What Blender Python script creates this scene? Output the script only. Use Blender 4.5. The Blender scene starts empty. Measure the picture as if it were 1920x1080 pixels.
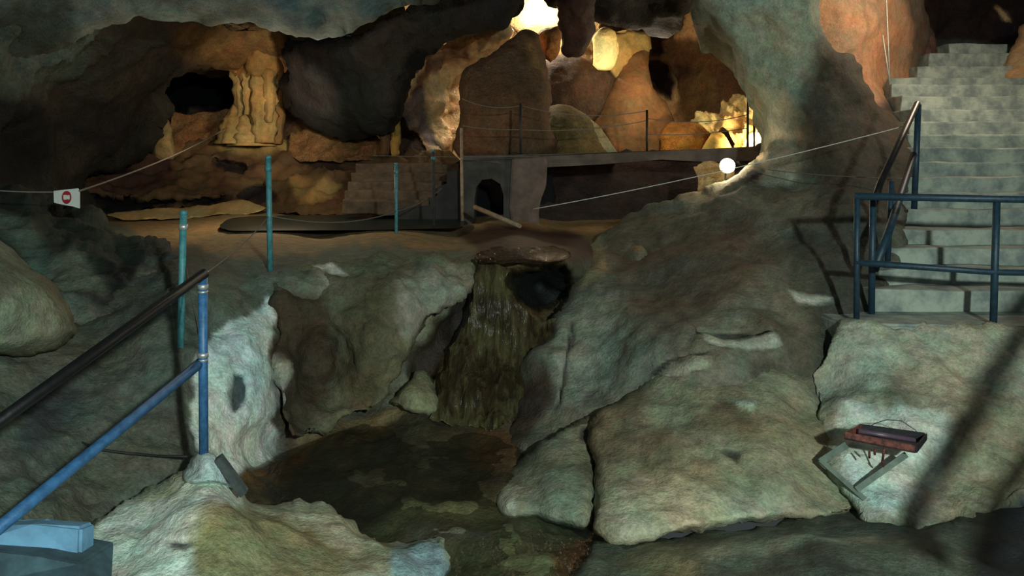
import bpy, bmesh, math, random
import numpy as np
from mathutils import Vector, noise, Matrix

F, HX, HY, CZ = 1500.0, 960.0, 310.0, 2.0
scene = bpy.context.scene
COL = scene.collection
random.seed(4)

def P(px, py, d):
    """a point of the cave: d metres in front of the viewpoint, eye level 2 m above the stream"""
    return Vector(((px-HX)/F*d, d, CZ+(HY-py)/F*d))
def Pz(px, py, z):
    return P(px, py, (CZ-z)*F/(py-HY))

def c(r, g, b):
    f = lambda v: (v/255/12.92) if v/255 <= .04045 else ((v/255+.055)/1.055)**2.4
    return (f(r), f(g), f(b))

# ------------------------------------------------------------------ tags
def tag(o, label=None, cat=None, group=None, kind=None):
    if label: o['label'] = label
    if cat: o['category'] = cat
    if group: o['group'] = group
    if kind: o['kind'] = kind
    return o
def empty(name, loc, label, cat, group=None):
    o = bpy.data.objects.new(name, None); COL.objects.link(o); o.location = loc
    o.empty_display_size = .1
    return tag(o, label, cat, group)

# ------------------------------------------------------------------ materials
def new_mat(name):
    m = bpy.data.materials.new(name); m.use_nodes = True
    nt = m.node_tree
    return m, nt, nt.nodes, nt.links, nt.nodes['Principled BSDF']

def rock_mat(name, bump=.5, scale=1.0, rough=.85, wetrough=.25, contrast=.35, spec=.3):
    m, nt, N, L, B = new_mat(name)
    at = N.new('ShaderNodeAttribute'); at.attribute_name = 'Albedo'
    geo = N.new('ShaderNodeTexCoord')
    def nz(s, det, rou=.6):
        n = N.new('ShaderNodeTexNoise'); n.inputs['Scale'].default_value = s*scale
        n.inputs['Detail'].default_value = det; n.inputs['Roughness'].default_value = rou
        L.new(geo.outputs['Object'], n.inputs['Vector']); return n
    n1, n2, n3 = nz(1.7, 5), nz(9, 6, .7), nz(45, 3, .7)
    # value variation
    mr = N.new('ShaderNodeMapRange'); mr.inputs[1].default_value = .3; mr.inputs[2].default_value = .7
    mr.inputs[3].default_value = 1-contrast; mr.inputs[4].default_value = 1+contrast
    L.new(n2.outputs[0], mr.inputs[0])
    mr2 = N.new('ShaderNodeMapRange'); mr2.inputs[1].default_value = .3; mr2.inputs[2].default_value = .7
    mr2.inputs[3].default_value = 1-contrast*.7; mr2.inputs[4].default_value = 1+contrast*.7
    L.new(n3.outputs[0], mr2.inputs[0])
    mu = N.new('ShaderNodeMath'); mu.operation = 'MULTIPLY'
    L.new(mr.outputs[0], mu.inputs[0]); L.new(mr2.outputs[0], mu.inputs[1])
    # tint variation
    rp = N.new('ShaderNodeValToRGB')
    rp.color_ramp.elements[0].position = .35; rp.color_ramp.elements[0].color = (1.15, .98, .86, 1)
    rp.color_ramp.elements[1].position = .65; rp.color_ramp.elements[1].color = (.86, 1.0, 1.06, 1)
    L.new(n1.outputs[0], rp.inputs[0])
    vm = N.new('ShaderNodeVectorMath'); vm.operation = 'MULTIPLY'
    L.new(at.outputs['Color'], vm.inputs[0]); L.new(rp.outputs[0], vm.inputs[1])
    vs = N.new('ShaderNodeVectorMath'); vs.operation = 'SCALE'
    L.new(vm.outputs[0], vs.inputs[0]); L.new(mu.outputs[0], vs.inputs['Scale'])
    L.new(vs.outputs[0], B.inputs['Base Color'])
    n4 = nz(5.5, 4, .75)
    rq = N.new('ShaderNodeValToRGB')
    rq.color_ramp.elements[0].position = .4; rq.color_ramp.elements[0].color = (1.07, .95, 1.0, 1)
    rq.color_ramp.elements[1].position = .6; rq.color_ramp.elements[1].color = (.94, 1.03, .98, 1)
    mp4 = N.new('ShaderNodeMapping'); mp4.inputs['Location'].default_value = (3, 7, 1); L.new(geo.outputs['Object'], mp4.inputs['Vector']); L.new(mp4.outputs[0], n4.inputs['Vector'])
    L.new(n4.outputs[0], rq.inputs[0])
    vq = N.new('ShaderNodeVectorMath'); vq.operation = 'MULTIPLY'
    L.new(vs.outputs[0], vq.inputs[0]); L.new(rq.outputs[0], vq.inputs[1]); L.new(vq.outputs[0], B.inputs['Base Color'])
    rr = N.new('ShaderNodeMapRange'); rr.inputs[3].default_value = rough; rr.inputs[4].default_value = wetrough
    L.new(at.outputs['Alpha'], rr.inputs[0]); L.new(rr.outputs[0], B.inputs['Roughness'])
    B.inputs['Specular IOR Level'].default_value = spec
    # bump
    ad = N.new('ShaderNodeMath'); ad.operation = 'MULTIPLY_ADD'; ad.inputs[1].default_value = .35
    L.new(n3.outputs[0], ad.inputs[0]); L.new(n2.outputs[0], ad.inputs[2])
    bp = N.new('ShaderNodeBump'); bp.inputs['Strength'].default_value = bump; bp.inputs['Distance'].default_value = .06/scale
    L.new(ad.outputs[0], bp.inputs['Height']); L.new(bp.outputs[0], B.inputs['Normal'])
    return m

def plain(name, col, rough=.6, metal=0, var=.2, sc=12, bump=.15, emis=None, es=0, col2=None):
    m, nt, N, L, B = new_mat(name)
    tc = N.new('ShaderNodeTexCoord')
    n = N.new('ShaderNodeTexNoise'); n.inputs['Scale'].default_value = sc; n.inputs['Detail'].default_value = 6
    n.inputs['Roughness'].default_value = .65
    L.new(tc.outputs['Object'], n.inputs['Vector'])
    rp = N.new('ShaderNodeValToRGB')
    a = tuple(v*(1-var) for v in col); b = tuple(min(1, v*(1+var)) for v in (col2 or col))
    rp.color_ramp.elements[0].position = .38; rp.color_ramp.elements[0].color = (*a, 1)
    rp.color_ramp.elements[1].position = .62; rp.color_ramp.elements[1].color = (*b, 1)
    L.new(n.outputs[0], rp.inputs[0]); L.new(rp.outputs[0], B.inputs['Base Color'])
    B.inputs['Roughness'].default_value = rough; B.inputs['Metallic'].default_value = metal
    bp = N.new('ShaderNodeBump'); bp.inputs['Strength'].default_value = bump; bp.inputs['Distance'].default_value = .02
    L.new(n.outputs[0], bp.inputs['Height']); L.new(bp.outputs[0], B.inputs['Normal'])
    if emis:
        B.inputs['Emission Color'].default_value = (*emis, 1); B.inputs['Emission Strength'].default_value = es
    return m

def water_mat(name, col, rough=.06, alpha_mix=.5, sc=(6, 6, 6), bump=.3, dist=.03):
    m, nt, N, L, B = new_mat(name)
    tc = N.new('ShaderNodeTexCoord'); mp = N.new('ShaderNodeMapping'); mp.inputs['Scale'].default_value = sc
    L.new(tc.outputs['Object'], mp.inputs['Vector'])
    n = N.new('ShaderNodeTexNoise'); n.inputs['Scale'].default_value = 1; n.inputs['Detail'].default_value = 4
    L.new(mp.outputs[0], n.inputs['Vector'])
    bp = N.new('ShaderNodeBump'); bp.inputs['Strength'].default_value = bump; bp.inputs['Distance'].default_value = dist
    L.new(n.outputs[0], bp.inputs['Height']); L.new(bp.outputs[0], B.inputs['Normal'])
    B.inputs['Base Color'].default_value = (*col, 1); B.inputs['Roughness'].default_value = rough
    B.inputs['IOR'].default_value = 1.33; B.inputs['Alpha'].default_value = alpha_mix
    return m

ROCK = rock_mat('limestone')
ROCKS = rock_mat('smooth_flowstone', bump=.35, contrast=.25)
FAR = rock_mat('cave_rock', bump=.7, scale=.6, contrast=.4)
WET = rock_mat('wet_flowstone', bump=.8, scale=.9, rough=.55, wetrough=.12, contrast=.35, spec=.6)
SAND = rock_mat('cave_floor', bump=.25, scale=1.2, contrast=.18)
BLUE = plain('blue_paint', c(52, 98, 140), .45, .0, .25, 25)
TEAL = plain('teal_paint', c(70, 130, 135), .5, 0, .25, 25)
DKBLUE = plain('dark_blue_paint', c(28, 52, 66), .5, 0, .25, 25)
BLACK = plain('black_handrail', c(17, 16, 17), .45, 0, .3, 20)
STEEL = plain('bare_metal', c(190, 195, 190), .35, .6, .2, 40)
CONC = plain('concrete', c(120, 126, 118), .9, 0, .25, 6, .4)
STEPM = plain('painted_concrete_step', c(128, 138, 132), .85, 0, .25, 5, .5, col2=c(146, 152, 138))
DKCONC = plain('dark_concrete', c(62, 58, 54), .9, 0, .35, 5, .5)
DECK = plain('bridge_concrete', c(84, 74, 68), .9, 0, .3, 4, .5)
PLAST = plain('pale_cement', c(160, 180, 176), .9, 0, .15, 9, .5)
PBLUE = plain('pale_blue_paint', c(100, 146, 176), .8, 0, .18, 7, .3)
WOOD = plain('weathered_wood', c(62, 68, 66), .8, 0, .3, 15, .4)
LOG = plain('pale_pole', c(150, 125, 100), .8, 0, .25, 15, .4)
ROPE = plain('rope_fibre', c(190, 185, 170), .8, 0, .2, 60)
DROPE = plain('old_rope_fibre', c(110, 100, 88), .8, 0, .2, 60)
CABLE = plain('black_cable', c(30, 32, 32), .6)
RUST = plain('rusty_metal', c(84, 48, 42), .7, .2, .4, 30, .4, col2=c(110, 62, 52))
RUSTDK = plain('dark_tray_inside', c(26, 22, 26), .6, .1, .4, 20, .3)
RED = plain('red_print', c(150, 26, 36), .6, 0, .08)
WHITE = plain('white_board', c(205, 205, 198), .6, 0, .08, 8)
SHADOWBAR = plain('grey_green_shadow', c(104, 116, 104), .9, 0, .2, 14)
BULB = plain('lamp_glass', (1, .9, .7), .3, 0, 0, emis=(1, .82, .55), es=60)
WATERF = water_mat('falling_water', c(66, 54, 30), .3, .8, (22, 10, 1.6), .9, .06)
def _wf(m):
    nt = m.node_tree; N, L = nt.nodes, nt.links; B = N['Principled BSDF']
    n = [q for q in N if q.type == 'TEX_NOISE'][0]
    n2 = N.new('ShaderNodeTexNoise'); n2.inputs['Scale'].default_value = 2.2; n2.inputs['Detail'].default_value = 5
    tc = [q for q in N if q.type == 'TEX_COORD'][0]; L.new(tc.outputs['Object'], n2.inputs['Vector'])
    mx = N.new('ShaderNodeMath'); mx.operation = 'AVERAGE' if False else 'ADD'; L.new(n.outputs[0], mx.inputs[0]); L.new(n2.outputs[0], mx.inputs[1])
    rp = N.new('ShaderNodeValToRGB'); e = rp.color_ramp.elements
    e[0].position = .85; e[0].color = (*c(50, 40, 27), 1); e[1].position = 1.0; e[1].color = (*c(86, 80, 52), 1)
    hm = N.new('ShaderNodeMapRange'); hm.inputs[1].default_value = .75; hm.inputs[2].default_value = 1.25; L.new(mx.outputs[0], hm.inputs[0])
    e[0].position = .2; e[1].position = .8
    L.new(hm.outputs[0], rp.inputs[0]); L.new(rp.outputs[0], B.inputs['Base Color'])
_wf(WATERF)
POOLW = water_mat('stream_water', c(30, 34, 26), .18, .38, (9, 4, 3), .6, .04)
LIPW = water_mat('rippled_water', c(26, 16, 9), .06, .8, (12, 26, 8), .7, .04)
PONDW = water_mat('pond_water', c(18, 32, 32), .35, 1., (2, 2, 2), .15, .02)

# ------------------------------------------------------------------ numpy helpers
def catmull(poly, step=8, closed=True):
    out = []; n = len(poly)
    rng = range(n) if closed else range(n-1)
    for i in rng:
        g = (lambda k: poly[k % n]) if closed else (lambda k: poly[max(0, min(n-1, k))])
        p0, p1, p2, p3 = (np.array(g(i+k), float) for k in (-1, 0, 1, 2))
        m = max(1, int(np.linalg.norm(p2-p1)/step))
        for k in range(m):
            t = k/m
            out.append(.5*((2*p1)+(-p0+p2)*t+(2*p0-5*p1+4*p2-p3)*t*t+(-p0+3*p1-3*p2+p3)*t**3))
    if not closed: out.append(np.array(poly[-1], float))
    return np.array(out)
def inside(X, Y, poly):
    r = np.zeros(X.shape, bool); n = len(poly)
    for i in range(n):
        x1, y1 = poly[i]; x2, y2 = poly[(i+1) % n]
        cnd = ((y1 > Y) != (y2 > Y))
        with np.errstate(divide='ignore', invalid='ignore'):
            xi = (x2-x1)*(Y-y1)/((y2-y1) if y2 != y1 else 1e-9)+x1
        r ^= cnd & (X < xi)
    return r
def near_poly(X, Y, poly):
    D = np.full(X.shape, 1e18); BX = np.zeros(X.shape); BY = np.zeros(X.shape); n = len(poly)
    for i in range(n):
        a = poly[i]; b = poly[(i+1) % n]; ab = b-a; L2 = ab@ab+1e-9
        t = np.clip(((X-a[0])*ab[0]+(Y-a[1])*ab[1])/L2, 0, 1)
        qx, qy = a[0]+t*ab[0], a[1]+t*ab[1]; d = (X-qx)**2+(Y-qy)**2
        m = d < D; D = np.where(m, d, D); BX = np.where(m, qx, BX); BY = np.where(m, qy, BY)
    return np.sqrt(D), BX, BY
def tps(ctrl, X, Y):
    c_ = np.array([(a, b, 1/d) for a, b, d in ctrl], float)
    S = 500.0; cx, cy = c_[:, 0]/S, c_[:, 1]/S; n = len(c_)
    def U(r2): return r2*np.log(r2+1e-12)
    K = U((cx[:, None]-cx)**2+(cy[:, None]-cy)**2)+np.eye(n)*2e-5
    Pm = np.stack([np.ones(n), cx, cy], 1)
    A = np.block([[K, Pm], [Pm.T, np.zeros((3, 3))]])
    w = np.linalg.lstsq(A, np.concatenate([c_[:, 2], np.zeros(3)]), rcond=None)[0]
    x, y = X.ravel()/S, Y.ravel()/S; out = w[n]+w[n+1]*x+w[n+2]*y
    for i in range(n): out += w[i]*U((x-cx[i])**2+(y-cy[i])**2)
    return 1/np.clip(out.reshape(X.shape), 1/40, 1/1.2)
def wob(x, y, s, seed):
    return noise.noise(Vector((x*s, y*s, seed*7.3)))

SEED = [0]
def sheet(name, outline, ctrl, base, mat=None, patches=(), step=6, amp=.05, freq=1.6, ridge=0.0,
          rnd=(0, 0), thick=.6, wobble=4, label=None, cat=None, kind=None, group=None, parent=None, wet=0., mottle=(None, 0),
          strata=0., ampf=None, streak=0.):
    """A slab of rock: its front follows the depths measured at ctrl (x, y, metres), its rim turns away and is given thickness."""
    SEED[0] += 1; sd = SEED[0]
    poly = catmull(outline)
    if wobble:
        poly = np.array([(x+wobble*wob(x, y, .035, sd)*1.6+wobble*.6*wob(x, y, .12, sd+40), y+wobble*wob(x, y, .035, sd+90)*1.6+wobble*.6*wob(x, y, .12, sd+60)) for x, y in poly])
    x0, y0 = poly.min(0)-step; x1, y1 = poly.max(0)+step
    xs = np.arange(x0, x1+step, step); ys = np.arange(y0, y1+step, step)
    X, Y = np.meshgrid(xs, ys)
    D, BX, BY = near_poly(X, Y, poly); ins = inside(X, Y, poly)
    cell = ins[:-1, :-1].astype(int)+ins[1:, :-1]+ins[:-1, 1:]+ins[1:, 1:]
    keep = cell >= 1
    used = np.zeros(X.shape, bool)
    for a in (0, 1):
        for b in (0, 1):
            used[a:X.shape[0]-1+a, b:X.shape[1]-1+b] |= keep
    out = used & ~ins
    X = np.where(out, BX, X); Y = np.where(out, BY, Y); D = np.where(out, 0, D)
    dep = tps(ctrl, X, Y)
    if rnd[0]:
        t = np.clip(D/rnd[0], 0, 1); dep = dep+rnd[1]*(1-np.sqrt(np.clip(1-(1-t)**2, 0, 1)))
    # warped pixel coords for natural patch edges
    WX = X.copy(); WY = Y.copy()
    idx = np.argwhere(used)
    for i, j in idx:
        x, y = X[i, j], Y[i, j]
        v = noise.noise_vector(Vector((x*.012, y*.012, sd*3.1)))*26+noise.noise_vector(Vector((x*.05, y*.05, sd*1.7)))*9
        WX[i, j] += v.x; WY[i, j] += v.y
    col = np.zeros(X.shape+(4,)); col[..., :3] = base; col[..., 3] = wet
    if mottle[0] is not None:
        mk = np.zeros(X.shape)
        for i, j in idx: mk[i, j] = noise.fractal(Vector((X[i, j]*.008, Y[i, j]*.011, sd*2.2)), 1., 2., 4)
        w = np.clip(mk*1.6+mottle[1], 0, 1)[..., None]
        col[..., :3] = col[..., :3]*(1-w)+np.array(mottle[0])*w
    for pt in patches:
        pp, pc, fe = pt[:3]; dd = pt[3] if len(pt) > 3 else 0; pw = pt[4] if len(pt) > 4 else None
        pa = np.array(pp, float); mnx, mny = pa.min(0)-fe*2-40; mxx, mxy = pa.max(0)+fe*2+40
        wf = min(1., max(.2, min(np.ptp(np.array(pp, float)[:, 0]), np.ptp(np.array(pp, float)[:, 1]))/170.))
        pa = catmull(pp, 20); QX = X+(WX-X)*wf; QY = Y+(WY-Y)*wf
        d_, _, _ = near_poly(QX, QY, pa); i_ = inside(QX, QY, pa)
        s = np.where(i_, d_, -d_); w = np.clip(.5+s/(2*max(fe, 1)), 0, 1); w = w*w*(3-2*w)
        if pc is not None: col[..., :3] = col[..., :3]*(1-w[..., None])+np.array(pc)*w[..., None]
        if pw is not None: col[..., 3] = col[..., 3]*(1-w)+pw*w
        if dd: dep = dep+dd*w
    # vertices
    ids = -np.ones(X.shape, int); verts = []; cols = []
    for k, (i, j) in enumerate(idx):
        ids[i, j] = k; verts.append(P(X[i, j], Y[i, j], dep[i, j])); cols.append(col[i, j])
    faces = []
    for i, j in np.argwhere(keep):
        faces.append((ids[i, j], ids[i+1, j], ids[i+1, j+1], ids[i, j+1]))
    me = bpy.data.meshes.new(name); me.from_pydata([tuple(v) for v in verts], [], faces); me.update()
    nrm = [v.normal.copy() for v in me.vertices]
    fr = freq
    Df = D[used]
    for k, v in enumerate(me.vertices):
        p = v.co; a = noise.fractal(p*fr+Vector((sd*5.1, 0, 0)), .9, 2.1, 5)
        if ridge: a += ridge*(noise.ridged_multi_fractal(p*fr*.8+Vector((0, sd*3., 0)), 1., 2.1, 4, 1., 2.)-1.0)
        if strata: a += strata*noise.noise(Vector((p.x*.6, p.y*.6, p.z*9+noise.noise(p*1.3)*2)))
        if streak: a += streak*noise.noise(Vector((p.x*11, p.y*3, p.z*1.1)))+streak*.5*noise.noise(Vector((p.x*27, p.y*6, p.z*2.1)))
        verts[k] = p+nrm[k]*(-1 if nrm[k].dot(p-Vector((0, 0, CZ))) > 0 else 1)*(amp*a*(ampf(X[idx[k][0], idx[k][1]], Y[idx[k][0], idx[k][1]]) if ampf else 1.))
    # skirt
    cnt = {}
    for f in faces:
        for q in range(4):
            a, b = f[q], f[(q+1) % 4]
            cnt[(a, b)] = 1
    be = [(a, b) for (a, b) in cnt if (b, a) not in cnt]
    ctr = Vector((0, 0, 0))
    for v in verts: ctr += v
    ctr /= max(1, len(verts))
    prev = {v: v for e in be for v in e}
    eye = Vector((0, 0, CZ))
    for r in (.25, .6, 1.0):
        cur = {}
        for v in list(prev):
            p0 = verts[v]; vd = (p0-eye).normalized(); inw = (ctr-p0)
            inw -= vd*inw.dot(vd)
            if inw.length > 1e-6: inw = inw.normalized()
            q = p0+vd*thick*r+inw*thick*.35*r*r+Vector(noise.noise_vector(p0*3))*.05*r
            cur[v] = len(verts); verts.append(q); cols.append(cols[v])
        for a, b in be: faces.append((prev[a], cur[a], cur[b], prev[b])[::-1])
        prev = cur
    me2 = bpy.data.meshes.new(name)
    me2.from_pydata([tuple(v) for v in verts], [], faces); me2.update()
    ca = me2.color_attributes.new('Albedo', 'FLOAT_COLOR', 'POINT')
    ca.data.foreach_set('color', np.array(cols, np.float32).ravel())
    me2.polygons.foreach_set('use_smooth', [True]*len(me2.polygons))
    bm = bmesh.new(); bm.from_mesh(me2)
    bmesh.ops.dissolve_degenerate(bm, dist=1e-5, edges=bm.edges); bmesh.ops.recalc_face_normals(bm, faces=bm.faces)
    bm.to_mesh(me2); bm.free()
    bpy.data.meshes.remove(me)
    me2.materials.append(mat or ROCK)
    o = bpy.data.objects.new(name, me2); COL.objects.link(o)
    if parent is not None: o.parent = parent; o.matrix_parent_inverse = Matrix.Translation(-parent.location)
    return tag(o, label, cat, group, kind)

# ------------------------------------------------------------------ mesh builders
class MB:
    def __init__(s): s.bm = bmesh.new()
    def tube(s, pts, r, n=10, caps=True, smooth=0):
        pts = [Vector(p) for p in pts]
        rs = r if isinstance(r, (list, tuple)) else [r]*len(pts)
        rings = []; up = Vector((0, 0, 1))
        for i, p in enumerate(pts):
            t = (pts[min(i+1, len(pts)-1)]-pts[max(i-1, 0)]).normalized()
            a = t.cross(up if abs(t.z) < .95 else Vector((1, 0, 0))).normalized(); b = t.cross(a)
            rings.append([s.bm.verts.new(p+(a*math.cos(q*2*math.pi/n)+b*math.sin(q*2*math.pi/n))*rs[i]) for q in range(n)])
        for r0, r1 in zip(rings, rings[1:]):
            for q in range(n): f = s.bm.faces.new((r0[q], r0[(q+1) % n], r1[(q+1) % n], r1[q])); f.smooth = True
        if caps: s.bm.faces.new(rings[0][::-1]); s.bm.faces.new(rings[-1])
        return s
    def box(s, lo, hi, bev=0.0, rot=0, jitter=0, sub=0):
        b = bmesh.new(); bmesh.ops.create_cube(b, size=1)
        lo, hi = Vector(lo), Vector(hi); ctr = (lo+hi)/2; sz = hi-lo
        for v in b.verts: v.co = Vector((v.co.x*sz.x, v.co.y*sz.y, v.co.z*sz.z))
        if sub:
            bmesh.ops.subdivide_edges(b, edges=b.edges, cuts=sub, use_grid_fill=True)
        if bev: 
            es = [e for e in b.edges if len(e.link_faces) == 2 and e.calc_face_angle(0) > .5]
            bmesh.ops.bevel(b, geom=es, offset=bev, segments=2, affect='EDGES', profile=.6)
        R = Matrix.Rotation(rot, 3, 'Z')
        for v in b.verts:
            v.co = R @ v.co+ctr
            if jitter: v.co += Vector(noise.noise_vector(v.co*3.1))*jitter
        s._merge(b); return s
    def prism(s, pts, ext, bev=0):
        """pts: polygon (world points); ext: extrusion vector"""
        b = bmesh.new(); ext = Vector(ext)
        A = [b.verts.new(Vector(p)) for p in pts]; C = [b.verts.new(Vector(p)+ext) for p in pts]
        b.faces.new(A); b.faces.new(C[::-1]); n = len(A)
        for i in range(n): b.faces.new((A[i], C[i], C[(i+1) % n], A[(i+1) % n]))
        bmesh.ops.recalc_face_normals(b, faces=b.faces)
        if bev: bmesh.ops.bevel(b, geom=b.edges[:], offset=bev, segments=2, affect='EDGES')
        s._merge(b); return s
    def lathe(s, prof, ctr, n=24, nz=0.0, flute=0, seed=0):
        """prof: (radius, z) pairs from the foot up; nz: roughness of the surface"""
        ctr = Vector(ctr); rings = []
        for r, z in prof:
            ring = []
            for q in range(n):
                a = q*2*math.pi/n; rr = r*(1+(flute*math.sin(a*7+seed+z*.4) if flute else 0))
                p = ctr+Vector((math.cos(a)*rr, math.sin(a)*rr, z))
                if nz: p += Vector((math.cos(a), math.sin(a), 0))*nz*noise.fractal(p*4+Vector((seed, 0, 0)), 1, 2, 3)
                ring.append(s.bm.verts.new(p))
            rings.append(ring)
        for r0, r1 in zip(rings, rings[1:]):
            for q in range(n): f = s.bm.faces.new((r0[q], r0[(q+1) % n], r1[(q+1) % n], r1[q])); f.smooth = True
        s.bm.faces.new(rings[0][::-1]); s.bm.faces.new(rings[-1]); return s
    def sphere(s, ctr, r, sc=(1, 1, 1), seg=20):
        b = bmesh.new(); bmesh.ops.create_uvsphere(b, u_segments=seg, v_segments=seg//2, radius=r)
        for v in b.verts: v.co = Vector((v.co.x*sc[0], v.co.y*sc[1], v.co.z*sc[2]))+Vector(ctr)
        for f in b.faces: f.smooth = True
        s._merge(b); return s
    def _merge(s, b):
        me = bpy.data.meshes.new('t'); b.to_mesh(me); b.free(); s.bm.from_mesh(me); bpy.data.meshes.remove(me)
    def build(s, name, mat, parent=None, label=None, cat=None, group=None, kind=None, albedo=None):
        me = bpy.data.meshes.new(name); bmesh.ops.recalc_face_normals(s.bm, faces=s.bm.faces)
        s.bm.to_mesh(me); s.bm.free(); me.materials.append(mat)
        if albedo is not None:
            ca = me.color_attributes.new('Albedo', 'FLOAT_COLOR', 'POINT')
            for i, v in enumerate(me.vertices):
                ca.data[i].color = albedo(v.co) if callable(albedo) else (*albedo, 0.)
        o = bpy.data.objects.new(name, me); COL.objects.link(o)
        if parent is not None: o.parent = parent; o.matrix_parent_inverse = Matrix.Translation(-parent.location)
        return tag(o, label, cat, group, kind)

def sub(o, par):
    bpy.context.view_layer.update()
    o.parent = par; o.matrix_parent_inverse = par.matrix_world.inverted(); return o
def sag(a, b, s, n=24):
    a, b = Vector(a), Vector(b)
    return [a.lerp(b, t/n)-Vector((0, 0, s*4*(t/n)*(1-t/n))) for t in range(n+1)]

# ================================================================== THE SETTING
GRN = c(112, 118, 100); GRY = c(120, 126, 116); WHT = c(190, 196, 182); BRN = c(104, 84, 60); DKB = c(48, 38, 32)
OLV = c(96, 96, 66); SANDC = c(148, 124, 86); BLK = c(24, 24, 26); TEALR = c(104, 122, 122)

# cave floor: plateau of trampled sand, cliff under it, gully of the waterfall, stream bed
fl = []
for x in (150, 350, 600, 850, 1050, 1200):
    for y in (392, 410, 440, 465): fl.append((x, y, 1275/(y-310)))
for x in (-150, 0): fl += [(x, 420, 9.), (x, 500, 6.6)]
fl += [(350, 500, 6.5), (503, 500, 6.7), (600, 484, 7.2), (700, 480, 7.4), (800, 478, 7.5), (880, 480, 7.5), (980, 484, 7.35), (1060, 484, 7.4),
       (345, 655, 5.3), (200, 600, 5.7), (60, 620, 5.3), (0, 750, 4.5), (120, 720, 4.9), (200, 800, 4.7), (100, 900, 4.15), (0, 960, 3.7), (320, 880, 4.6), (250, 700, 5.15), (-150, 900, 3.6), (-150, 700, 4.3), (-600, 700, 3.9), (-600, 1000, 2.9), (-800, 450, 5.), (0, 1080, 3.3), (200, 1000, 4.0),
       (400, 620, 5.7), (490, 565, 6.3), (450, 700, 5.55), (500, 640, 6.0), (395, 800, 5.1), (450, 880, 5.2), (510, 790, 5.7),
       (575, 600, 6.55), (560, 700, 6.5), (620, 540, 6.6), (700, 560, 6.7), (650, 650, 6.55), (700, 740, 6.6), (620, 790, 6.35), (760, 560, 6.85), (820, 540, 7.0), (800, 600, 6.9),
       (870, 600, 7.15), (900, 520, 7.35), (940, 560, 7.25), (1010, 530, 7.75), (1000, 620, 7.2), (900, 680, 6.9), (860, 740, 6.6), (950, 720, 6.8), (780, 740, 6.6),
       (1110, 560, 8.3), (1090, 700, 7.6), (1200, 600, 8.7), (1200, 800, 7.2), (1150, 900, 5.9), (1150, 510, 8.7), (1260, 500, 9.3)]
for x in (520, 700, 850, 1000, 1200):
    for y in (830, 900, 1000, 1100): fl.append((x, y, 2.08*1500/(y-310)))
fl += [(400, 1000, 4.4), (400, 1150, 3.7)]
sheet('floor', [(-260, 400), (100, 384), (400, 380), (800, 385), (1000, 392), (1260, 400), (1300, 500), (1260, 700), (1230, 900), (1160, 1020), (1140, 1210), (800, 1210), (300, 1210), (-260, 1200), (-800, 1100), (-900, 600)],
      fl, c(100, 104, 90), ROCK, step=5, amp=.065, freq=2.2, ridge=.5, ampf=lambda x, y: .2+.8*min(1, max(0, (y-470)/50)), thick=.5, kind='structure', mottle=(c(78, 76, 62), .1),
      patches=[
        ([(120, 360), (1250, 360), (1200, 462), (880, 470), (620, 468), (480, 474), (330, 462), (220, 430)], SANDC, 8),
        ([(850, 440), (900, 425), (1060, 432), (1120, 470), (1060, 500), (900, 498), (890, 465)], c(70, 46, 30), 8, 0, .35),
        ([(-260, 500), (300, 500), (400, 640), (380, 1000), (-260, 1100)], c(84, 90, 80), 25),
        ([(492, 566), (478, 580), (440, 604), (398, 632), (374, 690), (366, 780), (366, 850), (440, 900), (500, 860), (524, 780), (520, 700), (512, 620), (502, 580)], c(205, 216, 208), 5),
        ([(540, 560), (620, 540), (660, 640), (640, 760), (540, 850), (525, 780), (520, 660)], c(70, 58, 46), 20),
        ([(600, 500), (800, 490), (880, 500), (860, 560), (780, 640), (700, 600), (620, 560)], c(122, 124, 104), 25),
        ([(885, 490), (1065, 490), (1040, 600), (980, 700), (900, 830), (780, 790), (770, 680), (840, 580)], c(84, 70, 40), 16, 0, .5),
        ([(960, 505), (1062, 498), (1055, 560), (1010, 590), (965, 570)], c(22, 24, 22), 6, .45, .4),  # recess under the lip: dented, its darkness painted in too
        ([(840, 550), (892, 545), (886, 600), (850, 670), (800, 715), (765, 690), (772, 655), (815, 620)], c(44, 36, 28), 14, .15),  # shade below the outcrop edge, painted as a dark strip
        ([(735, 755), (775, 700), (830, 720), (800, 765)], c(130, 128, 96), 9),
        ([(440, 920), (560, 830), (720, 780), (900, 800), (1000, 860), (990, 1000), (830, 1020), (560, 1000)], c(64, 58, 42), 12, 0, .4),
        ([(440, 905), (540, 840), (700, 785), (720, 800), (600, 850), (500, 930)], c(92, 66, 40), 16),
        ([(900, 800), (980, 800), (970, 880), (900, 870)], c(96, 70, 44), 18),
        ([(430, 700), (458, 705), (462, 750), (440, 775), (430, 745)], c(78, 86, 84), 3, .09),
        ([(560, 820), (740, 768), (820, 762), (820, 775), (740, 788), (600, 830)], c(108, 96, 66), 5),
        ([(590, 498), (650, 496), (660, 520), (610, 528)], c(150, 150, 138), 8),
        ([(60, 730), (150, 720), (110, 830), (30, 860)], c(60, 66, 66), 22),
        ([(720, 960), (1400, 990), (1400, 1250), (720, 1250)], c(96, 98, 66), 16, 0, .2),
        ([(1060, 1020), (1160, 1010), (1200, 1090), (1040, 1090)], c(100, 70, 36), 14, 0, .2),
        ([(760, 990), (900, 995), (930, 1010), (760, 1020)], c(110, 108, 92), 8),
      ])

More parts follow.
